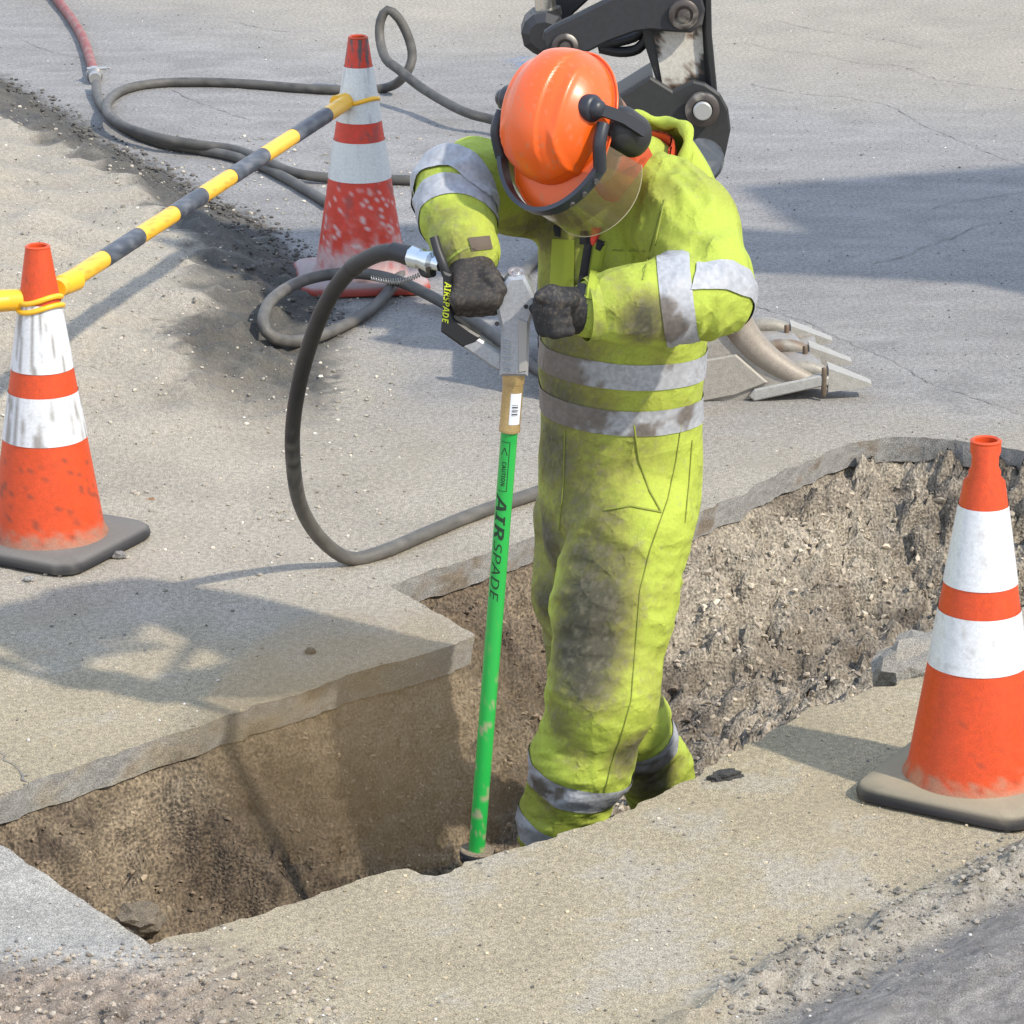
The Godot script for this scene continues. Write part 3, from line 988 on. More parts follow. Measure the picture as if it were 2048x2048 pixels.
# ---------------------------------------------------------------- air lance
func px_poly(list: Array, dist: float) -> PackedVector2Array:
	var out := PackedVector2Array()
	for q in list:
		var p := dp(q[0], q[1], dist)
		out.append(Vector2(p.x, p.y))
	return out
func lettering(called: String, text: String, height: float, m: Material, parent: Node3D, place: Callable, italic := 0.0, weight := 700) -> void:
	var tm := TextMesh.new()
	var sf := SystemFont.new()
	sf.font_names = PackedStringArray(["Droid Sans"])
	sf.font_weight = weight
	tm.font = sf
	tm.text = text; tm.font_size = 64; tm.depth = 0.0
	tm.pixel_size = height / 46.0
	tm.curve_step = 4.0
	var arr := tm.get_mesh_arrays() if tm is PrimitiveMesh else []
	var vs: PackedVector3Array = arr[Mesh.ARRAY_VERTEX]
	var ix: PackedInt32Array = arr[Mesh.ARRAY_INDEX]
	var mb := Mb.new()
	var todo := []
	for k in range(0, ix.size(), 3): todo.append([vs[ix[k]], vs[ix[k + 1]], vs[ix[k + 2]]])
	while todo.size() > 0:
		var tr: Array = todo.pop_back()
		var big := -1
		var most := 0.0028
		for e in 3:
			var l: float = (tr[e] as Vector3).distance_to(tr[(e + 1) % 3])
			if l > most:
				most = l
				big = e
		if big >= 0:
			var mid: Vector3 = (tr[big] + tr[(big + 1) % 3]) * 0.5
			todo.append([tr[big], mid, tr[(big + 2) % 3]])
			todo.append([mid, tr[(big + 1) % 3], tr[(big + 2) % 3]])
			continue
		var o := mb.v.size()
		for q in tr:
			var pn: Array = place.call(q.x + q.y * italic, q.y)
			mb.p(pn[0], pn[1])
		mb.t(o, o + 1, o + 2)
	part(called, mb, m, parent)

func add_lance() -> void:
	var D := 7.25
	var a := dp(1028, 745, D)
	var b := dp(953, 1705, D + 0.02)
	var ax := (b - a).normalized()
	var root := thing("air_lance", "green barrelled air lance with grey alloy head in the worker's hands", "air tool", b + ax * 0.26)
	var alloy := grained(mat(Color(0.42, 0.43, 0.45), 0.42, 0.35), tex_wear, 9.0)
	var xf := Transform3D(Basis(), Vector3(0, 0, -D))
	var mb := Mb.new()
	prism(mb, px_poly([[1017, 548], [990, 587], [993, 612], [1003, 658], [999, 746], [1056, 746], [1060, 640], [1074, 600], [1064, 577], [1049, 545]], D), 0.052, xf, 0.006)
	part("valve_body", mb, alloy, root)
	for k in 6:
		mb = Mb.new()
		var q := dp(1012, 676 + k * 11, D)
		rbox(mb, Vector3(0.016, 0.0035, 0.004), 0.001, Transform3D(Basis(Vector3(0, 0, 1), -0.25), Vector3(q.x, q.y, -D + 0.0275)))
		part("cooling_rib", mb, alloy, root)
	for q in [[1052, 606], [994, 640], [996, 606]]:
		mb = Mb.new()
		var w := dp(q[0], q[1], D)
		lathe(mb, [Vector2(0.0045, 0), Vector2(0.004, 0.002), Vector2(0, 0.002)], 12, frame(Vector3(0, 1, 0), Vector3(0, 0, 1), Vector3(w.x, w.y, -D + 0.0262)))
		part("screw", mb, m_black, root)
	mb = Mb.new()      # recessed side window
	prism(mb, px_poly([[1036, 628], [1056, 636], [1053, 735], [1036, 738]], D), 0.006, Transform3D(Basis(), Vector3(0, 0, -D + 0.0255)), 0.002)
	part("side_plate", mb, mat(Color(0.33, 0.32, 0.30), 0.5, 0.3), root)
	mb = Mb.new()      # top nut on the sloping face
	var tn := dp(1040, 560, D)
	var tf := Transform3D(Basis(Vector3(0, 0, 1), -0.05) * Basis(Vector3(1, 0, 0), 0.35), Vector3(tn.x - 0.006, tn.y + 0.013, -D + 0.004))
	lathe(mb, [Vector2(0.017, 0), Vector2(0.017, 0.005), Vector2(0.012, 0.005), Vector2(0.011, 0.003), Vector2(0.007, 0.003), Vector2(0.006, 0.008), Vector2(0, 0.008)], 24, tf)
	part("top_nut", mb, mat(Color(0.62, 0.62, 0.62), 0.3, 0.8), root)
	mb = Mb.new()      # grey strut
	prism(mb, px_poly([[950, 668], [1004, 702], [1003, 741], [985, 731], [924, 689], [938, 668]], D), 0.034, xf, 0.004)
	part("strut", mb, alloy, root)
	mb = Mb.new()      # black guard plate
	prism(mb, px_poly([[886, 538], [904, 545], [899, 600], [909, 632], [940, 655], [962, 668], [952, 681], [926, 690], [882, 659], [887, 600]], D), 0.038, xf, 0.004)
	var guard := part("hand_guard", mb, mat(Color(0.012, 0.012, 0.014), 0.38), root)
	var t0 := dp(893, 600, D)
	var dv := (dp(889, 650, D) - dp(896, 550, D)).normalized()
	var rv := Vector3(dv.y, -dv.x, 0) * -1.0
	lettering("lettering", "AIRSPADE", 0.012, mat(Color(0.55, 0.62, 0.03), 0.6), guard, func(x: float, y: float) -> Array: return [Vector3(t0.x, t0.y, -D + 0.0196) + dv * x + rv * y, Vector3(0, 0, 1)], 0.2)
	mb = Mb.new()
	tube(mb, PackedVector3Array([dp(1004, 590, D), dp(890, 578, D)]), 0.0145, 16)
	part("grip", mb, m_black, root)
	mb = Mb.new()      # trigger lever over the wrist
	tube(mb, spline([dp(868, 474, D + 0.02), dp(876, 502, D + 0.01), dp(886, 528, D), dp(893, 550, D)], 0.01), 0.009, 10)
	part("trigger_lever", mb, m_black, root)
	mb = Mb.new()      # side grip for the left hand
	tube(mb, PackedVector3Array([dp(1055, 612, 7.245), dp(1128, 628, 7.175)]), 0.013, 14)
	part("side_grip", mb, m_black, root)
	# hose coupling
	var c0 := dp(796, 505, 7.325)
	var c1 := dp(884, 530, 7.26)
	var ca := (c1 - c0)
	mb = Mb.new()
	tube(mb, PackedVector3Array([c0 - ca * 0.12, c0 + ca * 0.16, c0 + ca * 0.17, c0 + ca * 0.30]), [0.0178, 0.0185, 0.0195, 0.0195], 14)
	part("hose_ferrule", mb, m_black, root)
	mb = Mb.new()
	tube(mb, PackedVector3Array([c0 + ca * 0.28, c0 + ca * 0.33, c0 + ca * 0.52, c0 + ca * 0.56, c0 + ca * 0.78, c0 + ca * 0.8, c0 + ca * 0.98]), [0.016, 0.023, 0.0215, 0.018, 0.0235, 0.015, 0.014], 8)
	part("coupling", mb, mat(Color(0.60, 0.64, 0.66), 0.22, 0.95), root)
	mb = Mb.new()
	tube(mb, spline([dp(842, 530, 7.3), dp(850, 546, 7.295), dp(866, 545, 7.28)], 0.006), 0.009, 10)
	part("coupling_latch", mb, m_black, root)
	# brass collar with a sticker, barrel, dust cup
	var fr := frame(Vector3(0, 0, 1), -ax, Vector3.ZERO)
	fr.basis = Basis((-ax).cross(Vector3(0, 0, 1)).normalized(), -ax, Vector3(0, 0, 1).slide(ax).normalized())
	var L := a.distance_to(b)
	var at := func(s: float) -> Transform3D: return Transform3D(fr.basis, a + ax * s)
	mb = Mb.new()
	lathe(mb, [Vector2(0, 0.004), Vector2(0.0205, 0.002), Vector2(0.021, -0.002), Vector2(0.021, -0.02), Vector2(0.0198, -0.021), Vector2(0.0198, -0.108), Vector2(0.0205, -0.11), Vector2(0.0205, -0.116), Vector2(0.016, -0.118)], 32, at.call(0.0))
	var brass := part("brass_collar", mb, grained(mat(Color(0.50, 0.35, 0.15), 0.42, 0.55), tex_wear, 6.0), root)
	var R := 0.0203
	mb = Mb.new()
	for k in 2:
		for j in 9:
			var ph := lerpf(-0.15, 1.0, j / 8.0)
			var dir: Vector3 = fr.basis * Vector3(sin(ph), 0, cos(ph))
			mb.p(a + ax * (0.036 + 0.062 * k) + dir * R, dir)
	for j in 8: mb.q(j, j + 1, j + 10, j + 9)
	part("sticker", mb, mat(Color(0.62, 0.64, 0.68), 0.5), brass)
	mb = Mb.new()
	for e in 7:
		var o := mb.v.size()
		for k in 2:
			for j in 5:
				var ph := lerpf(0.05, 0.65, j / 4.0)
				var dir: Vector3 = fr.basis * Vector3(sin(ph), 0, cos(ph))
				mb.p(a + ax * (0.058 + e * 0.0035 + (0.001 + 0.0013 * (e % 2)) * k) + dir * (R + 0.0003), dir)
		for j in 4: mb.q(o + j, o + j + 1, o + j + 6, o + j + 5)
	part("bar_lines", mb, mat(Color(0.03, 0.03, 0.04), 0.6), brass)
	mb = Mb.new()
	var rows := 120
	var RB := 0.0160
	for k in rows + 1:
		var s := lerpf(0.105, L + 0.22, float(k) / rows)
		for j in 25:
			var th := TAU * j / 24
			var dir: Vector3 = fr.basis * Vector3(sin(th), 0, cos(th))
			var w := a + ax * s + dir * RB
			var f := n_fine.get_noise_3dv(w * 1.4)
			var c := Color(0.016, 0.35, 0.055)
			if s < 0.16: c = c.lerp(Color(0.01, 0.30, 0.05), ss(0.15, 0.13, s))
			c = c.lerp(Color(0.36, 0.29, 0.2), ss(0.30, 0.5, f + 0.22 * ss(0.55, 1.0, s)) * ss(0.45, 0.8, s) * 0.8)
			mb.p(w, dir, c)
	for k in rows:
		for j in 24:
			var o := k * 25 + j
			mb.q(o, o + 1, o + 26, o + 25)
	var bm := vmat(0.38)
	bm.clearcoat_enabled = true; bm.clearcoat = 0.25; bm.clearcoat_roughness = 0.3
	var barrel := part("barrel", mb, bm, root)
	var wrap := func(s0: float, ph0: float, wide: float) -> Callable:
		return func(x: float, y: float) -> Array:
			var ph := ph0 + y / RB
			var dir: Vector3 = fr.basis * Vector3(sin(ph), 0, cos(ph))
			return [a + ax * (s0 + x * wide) + dir * (RB + 0.0004), dir]
	var ink := mat(Color(0.008, 0.03, 0.012), 0.6)
	lettering("lettering", "AIR", 0.022, ink, barrel, wrap.call(0.288, -0.42, 1.75), 0.25, 900)
	lettering("lettering", "SPADE", 0.018, ink, barrel, wrap.call(0.396, -0.42, 1.65), 0.25, 400)
	lettering("lettering", "CAUTION", 0.008, ink, barrel, wrap.call(0.198, -0.35, 1.0), 0.0)
	for q in [[0.134, -1.05, 0.1352, 0.2], [0.232, -1.05, 0.2332, 0.2], [0.134, 0.12, 0.233, 0.2]]:      # frame of the caution panel
		mb = Mb.new()
		for k in 2:
			for j in 7:
				var ph: float = lerpf(q[1], q[3], j / 6.0)
				var dir: Vector3 = fr.basis * Vector3(sin(ph), 0, cos(ph))
				mb.p(a + ax * (q[2] if k else q[0]) + dir * (RB + 0.0004), dir)
		for j in 6: mb.q(j, j + 1, j + 8, j + 7)
		part("panel_line", mb, ink, barrel)
	mb = Mb.new()      # warning triangle
	for e in 3:
		var tri := [Vector2(0.146, 0.006), Vector2(0.160, 0.0), Vector2(0.160, 0.012)]
		var p0: Vector2 = tri[e]
		var p1: Vector2 = tri[(e + 1) % 3]
		var o := mb.v.size()
		var nn := (p1 - p0).orthogonal().normalized() * 0.0009
		for w in [p0 - nn, p1 - nn, p1 + nn, p0 + nn]:
			var ph: float = -0.80 + w.y / RB
			var dir: Vector3 = fr.basis * Vector3(sin(ph), 0, cos(ph))
			mb.p(a + ax * w.x + dir * (RB + 0.0004), dir)
		mb.q(o, o + 1, o + 2, o + 3)
	part("warning_triangle", mb, ink, barrel)
	mb = Mb.new()
	lathe(mb, [Vector2(0.0165, 0.002), Vector2(0.024, 0.001), Vector2(0.030, 0.003), Vector2(0.032, 0.006), Vector2(0.0335, 0.004), Vector2(0.0335, -0.004), Vector2(0.031, -0.018), Vector2(0.017, -0.03)], 36, at.call(L), Color(0.02, 0.022, 0.026))
	var cup := part("dust_cup", mb, vmat(0.7), root)
	mb = Mb.new()
	lathe(mb, [Vector2(0.0162, 0.006), Vector2(0.022, 0.0055), Vector2(0.029, 0.0065), Vector2(0.0325, 0.0075), Vector2(0.034, 0.005)], 36, at.call(L), Color(0.46, 0.36, 0.25))
	part("caked_sand", mb, grained(vmat(0.95), tex_soil, 9.0, 0.1), cup)
	mb = Mb.new()
	lathe(mb, [Vector2(0.0165, 0.0), Vector2(0.018, -0.004), Vector2(0.018, -0.03), Vector2(0.008, -0.045), Vector2(0.0, -0.045)], 20, at.call(L + 0.218))
	part("nozzle", mb, mat(Color(0.4, 0.3, 0.14), 0.4, 0.8), root)

# ---------------------------------------------------------------- smooth bodies: distance field of tapered elliptic bones, meshed as surface nets
class Sdf:
	var A := PackedVector3Array()
	var BA := PackedVector3Array()
	var INV := PackedFloat32Array()
	var U := PackedVector3Array()
	var V := PackedVector3Array()
	var W := PackedVector3Array()
	var R := PackedVector4Array()           # a0 b0 a1 b1
	var CH := PackedInt32Array()
	var kin := 0.04
	var kout := 0.02
	var hit := 0
	func seg(ch: int, p0: Vector3, p1: Vector3, a0: float, b0: float, a1: float, b1: float, hint := Vector3(1, 0, 0)) -> void:
		A.append(p0); BA.append(p1 - p0)
		INV.append(1.0 / maxf((p1 - p0).length_squared(), 1e-9))
		var w := (p1 - p0).normalized() if p0.distance_to(p1) > 1e-5 else Vector3.UP
		var u := hint.slide(w)
		if u.length() < 0.01: u = Vector3(0, 0, 1).slide(w)
		u = u.normalized()
		U.append(u); W.append(w); V.append(w.cross(u))
		R.append(Vector4(a0, b0, a1, b1)); CH.append(ch)
	func one(k: int, p: Vector3) -> float:
		var pa := p - A[k]
		var t := clampf(pa.dot(BA[k]) * INV[k], 0, 1)
		var o := pa - BA[k] * t
		var r: Vector4 = R[k]
		var a := lerpf(r.x, r.z, t)
		var b := lerpf(r.y, r.w, t)
		if absf(a - b) < 1e-5: return o.length() - a
		var u := o.dot(U[k]) / a
		var v := o.dot(V[k]) / b
		var w := o.dot(W[k]) / sqrt(a * b)
		var q := sqrt(u * u + v * v + w * w)
		if q < 0.02: return -minf(a, b)
		var g := sqrt(u * u / (a * a) + v * v / (b * b) + w * w / (a * b))
		return q * (q - 1.0) / g
	func ev(p: Vector3, list: PackedInt32Array) -> float:      # hit: the nearest bone
		var tot := 1e3
		var cur := 1e3
		var ch := -1
		var best := 1e3
		for k in list:
			var d := one(k, p)
			if d < best:
				best = d
				hit = k
			if CH[k] != ch:
				if ch >= 0:
					var h0 := maxf(kout - absf(tot - cur), 0.0)
					tot = minf(tot, cur) - h0 * h0 * 0.25 / kout
				cur = d
				ch = CH[k]
			else:
				var h := maxf(kin - absf(cur - d), 0.0)
				cur = minf(cur, d) - h * h * 0.25 / kin
		var h1 := maxf(kout - absf(tot - cur), 0.0)
		return minf(tot, cur) - h1 * h1 * 0.25 / kout
	func all() -> PackedInt32Array:
		var l := PackedInt32Array()
		for k in A.size(): l.append(k)
		return l

func nets(sdf: Sdf, lo: Vector3, hi: Vector3, cell: float, disp: Callable, out: Mb, chains: PackedInt32Array) -> void:
	var B := 4
	var bx := int(ceil((hi.x - lo.x) / (cell * B * 4))) * 4
	var by := int(ceil((hi.y - lo.y) / (cell * B * 4))) * 4
	var bz := int(ceil((hi.z - lo.z) / (cell * B * 4))) * 4
	var nx := bx * B + 1
	var ny := by * B + 1
	var nz := bz * B + 1
	var val := PackedFloat32Array()
	val.resize(nx * ny * nz)
	val.fill(1e3)
	var cid := PackedByteArray()
	cid.resize(val.size())
	var all := sdf.all()
	var bs := cell * B
	var reach := bs * 0.5 * 1.74 + (0.014 if disp.is_valid() else 0.003)
	var creach := bs * 2.0 * 1.74 + 0.02
	var active := []
	for Z in bz / 4:
		for Y in by / 4:
			for X in bx / 4:
				var C := lo + Vector3(X * 4 + 2, Y * 4 + 2, Z * 4 + 2) * bs
				var clist := PackedInt32Array()
				var ds := PackedFloat32Array()
				var mn := 1e3
				for k in all:
					var d := sdf.one(k, C)
					ds.append(d)
					if d < mn: mn = d
				if mn > creach or mn < -creach * 1.3: continue
				for k in all:
					if ds[k] < maxf(mn, 0.0) + creach * 2.0 + 0.03: clist.append(k)
				for sub in 64:
					var x := X * 4 + (sub & 3)
					var y := Y * 4 + ((sub >> 2) & 3)
					var z := Z * 4 + (sub >> 4)
					var c := lo + Vector3(x + 0.5, y + 0.5, z + 0.5) * bs
					if absf(sdf.ev(c, clist)) > reach: continue
					var list := PackedInt32Array()
					for k in clist:
						if sdf.one(k, c) < reach * 2.0 + 0.04: list.append(k)
					active.append(Vector3i(x, y, z))
					for k in B + 1:
						for j in B + 1:
							for i in B + 1:
								var id := (x * B + i) + nx * ((y * B + j) + ny * (z * B + k))
								if val[id] < 900: continue
								var p := lo + Vector3(x * B + i, y * B + j, z * B + k) * cell
								var d := sdf.ev(p, list)
								cid[id] = sdf.hit
								if absf(d) < 0.02 and disp.is_valid(): d -= disp.call(p, sdf.hit)
								val[id] = d
	var vid := PackedInt32Array()
	vid.resize(val.size())
	vid.fill(-1)
	var off := [0, 1, nx, nx + 1, nx * ny, nx * ny + 1, nx * ny + nx, nx * ny + nx + 1]
	var edges := [[0, 1], [2, 3], [4, 5], [6, 7], [0, 2], [1, 3], [4, 6], [5, 7], [0, 4], [1, 5], [2, 6], [3, 7]]
	for bl in active:
		for k in B:
			for j in B:
				for i in B:
					var x: int = bl.x * B + i
					var y: int = bl.y * B + j
					var z: int = bl.z * B + k
					var id := x + nx * (y + ny * z)
					var f := PackedFloat32Array()
					var neg := 0
					for o in off:
						var d := val[id + o]
						f.append(d)
						if d < 0: neg += 1
					if neg == 0 or neg == 8: continue
					var s := Vector3.ZERO
					var cnt := 0
					for e in edges:
						var a: float = f[e[0]]
						var b: float = f[e[1]]
						if (a < 0) != (b < 0):
							var t := a / (a - b)
							var pa := Vector3(e[0] & 1, (e[0] >> 1) & 1, (e[0] >> 2) & 1)
							var pb := Vector3(e[1] & 1, (e[1] >> 1) & 1, (e[1] >> 2) & 1)
							s += pa.lerp(pb, t)
							cnt += 1
					s /= cnt
					var g := Vector3(f[1] - f[0] + f[3] - f[2] + f[5] - f[4] + f[7] - f[6], f[2] - f[0] + f[3] - f[1] + f[6] - f[4] + f[7] - f[5], f[4] - f[0] + f[5] - f[1] + f[6] - f[2] + f[7] - f[3])
					vid[id] = out.p(lo + (Vector3(x, y, z) + s) * cell, g.normalized())
					chains.append(cid[id])
	for bl in active:
		for k in B:
			for j in B:
				for i in B:
					var x: int = bl.x * B + i
					var y: int = bl.y * B + j
					var z: int = bl.z * B + k
					if x == 0 or y == 0 or z == 0: continue
					var id := x + nx * (y + ny * z)
					var d := val[id] < 0
					if (val[id + 1] < 0) != d: quad4(out, vid, id, nx, nx * ny)
					if (val[id + nx] < 0) != d: quad4(out, vid, id, 1, nx * ny)
					if (val[id + nx * ny] < 0) != d: quad4(out, vid, id, 1, nx)
func quad4(out: Mb, vid: PackedInt32Array, id: int, a: int, b: int) -> void:
	var q := [vid[id], vid[id - a], vid[id - a - b], vid[id - b]]
	if q.min() >= 0: out.q(q[0], q[1], q[2], q[3])

# ---------------------------------------------------------------- the worker
var no_disp: Callable
var suit_disp: Callable
var body: Sdf
func hit_body(px: float, py: float) -> Vector3:      # where a line of sight meets the suit
	var d := ray(px, py).normalized()
	var t := 7.2
	var all := body.all()
	for k in 140:
		var p := eye + d * t
		var s := body.ev(p, all)
		if s < 0.02 and suit_disp.is_valid(): s -= suit_disp.call(p, body.hit)
		if s < 0.0008: return p
		t += s * 0.6
		if t > 10.5: break
	return Vector3.ZERO
func grad(p: Vector3) -> Vector3:
	var all := body.all()
	var e := 0.004
	return Vector3(body.ev(p + Vector3(e, 0, 0), all) - body.ev(p - Vector3(e, 0, 0), all), body.ev(p + Vector3(0, e, 0), all) - body.ev(p - Vector3(0, e, 0), all), body.ev(p + Vector3(0, 0, e), all) - body.ev(p - Vector3(0, 0, e), all)).normalized()
func band(bm: Mb, chains: PackedInt32Array, segs: Array, c: Vector3, nrm: Vector3, w: float, reach: float, called: String, m: Material, parent: Node3D, dirt: float, lift := 0.0025, cut := []) -> void:
	# a tape: the part of the suit's surface between two planes, lifted a little off the cloth
	var mb := Mb.new()
	nrm = nrm.normalized()
	for k in range(0, bm.i.size(), 3):
		var ok := true
		var out := 0
		for e in 3:
			var id := bm.i[k + e]
			if chains[id] < segs[0] or chains[id] > segs[1] or bm.v[id].distance_to(c) > reach: ok = false
			if absf((bm.v[id] - c).dot(nrm)) > w: out += 1
		if not ok or out == 3 and absf((bm.v[bm.i[k]] - c).dot(nrm)) > w + 0.03: continue
		var poly := []
		for e in 3: poly.append([bm.v[bm.i[k + e]], bm.n[bm.i[k + e]]])
		for sgn in ([1.0, -1.0, 0.0] if cut.size() > 0 else [1.0, -1.0]):
			var np := []
			for e in poly.size():
				var p: Array = poly[e]
				var q: Array = poly[(e + 1) % poly.size()]
				var dp0: float = w - sgn * (p[0] - c).dot(nrm) if sgn != 0.0 else (p[0] - cut[0]).dot(cut[1])
				var dq0: float = w - sgn * (q[0] - c).dot(nrm) if sgn != 0.0 else (q[0] - cut[0]).dot(cut[1])
				if dp0 >= 0: np.append(p)
				if (dp0 >= 0) != (dq0 >= 0):
					var t := dp0 / (dp0 - dq0)
					np.append([(p[0] as Vector3).lerp(q[0], t), ((p[1] as Vector3).lerp(q[1], t)).normalized()])
			poly = np
			if poly.size() < 3: break
		if poly.size() < 3: continue
		var o := mb.v.size()
		for p in poly:
			var g := n_fine.get_noise_3dv(p[0] * 0.9)
			var h := n_mid.get_noise_3dv(p[0] * 1.6)
			var col := Color(0.41, 0.42, 0.445) * (1 + 0.12 * g)
			col = col.lerp(Color(0.13, 0.10, 0.075), clampf(ss(0.15, 0.5, stain(p[0]) * 0.9 + 0.45 * g + 0.3 * h + dirt - 0.2), 0, 0.85))
			mb.p(p[0] + p[1] * lift, p[1], col)
		for e in range(1, poly.size() - 1): mb.t(o, o + e, o + e + 1)
	if mb.v.size() > 0: part(called, mb, m, parent)
var stains := []
func stain(p: Vector3) -> float:
	var s := 0.0
	for q in stains:
		var d: float = p.distance_to(q[0]) / q[1]
		if d < 1.0: s = maxf(s, q[2] * (1.0 - d * d))
	return s
func stroke(called: String, list: Array, r: float, m: Material, parent: Node3D, lift := 0.001) -> void:      # a seam or cord lying on the suit
	var pts := []
	for k in list.size() - 1:
		var a := Vector2(list[k][0], list[k][1])
		var b := Vector2(list[k + 1][0], list[k + 1][1])
		var n := maxi(1, int(a.distance_to(b) / 14.0))
		for j in n + (1 if k == list.size() - 2 else 0):
			var q := a.lerp(b, float(j) / n)
			var p := hit_body(q.x, q.y)
			if p != Vector3.ZERO: pts.append(p + grad(p) * lift)
	if pts.size() < 2: return
	var mb := Mb.new()
	tube(mb, spline(pts, 0.01), r, 6)
	part(called, mb, m, parent)
func patch(called: String, quad: Array, m: Material, parent: Node3D, lift := 0.004, nn := 6) -> void:      # a sewn-on flap: quad gives its corners
	var mb := Mb.new()
	for j in nn + 1:
		for i in nn + 1:
			var u := float(i) / nn
			var v := float(j) / nn
			var t := Vector2(quad[0][0], quad[0][1]).lerp(Vector2(quad[1][0], quad[1][1]), u)
			var b := Vector2(quad[3][0], quad[3][1]).lerp(Vector2(quad[2][0], quad[2][1]), u)
			var q := t.lerp(b, v)
			var p := hit_body(q.x, q.y)
			var g := grad(p)
			var edge := 1.0 if i > 0 and j > 0 and i < nn and j < nn else 0.2
			mb.p(p + g * lift * edge, g, Color(1, 1, 1) * (1.0 + 0.25 * n_fine.get_noise_3dv(p)))
	for j in nn:
		for i in nn:
			var o := j * (nn + 1) + i
			mb.q(o, o + 1, o + nn + 2, o + nn + 1)
	part(called, mb, m, parent)

func strip(mb: Mb, path: PackedVector3Array, ups: Array, outs: Array, w: float, th: float, col := Color.WHITE) -> void:      # flat band swept along a path
	var m := path.size()
	for f in 4:
		var base := mb.v.size()
		for k in m:
			var u: Vector3 = ups[k] * w * 0.5
			var o: Vector3 = outs[k] * th * 0.5
			var cs := [u + o, -u + o, -u - o, u - o]
			var nr: Vector3 = [outs[k], -ups[k], -outs[k], ups[k]][f]
			mb.p(path[k] + cs[f], nr, col)
			mb.p(path[k] + cs[(f + 1) % 4], nr, col)
		for k in m - 1:
			var a := base + k * 2
			mb.q(a, a + 1, a + 3, a + 2)

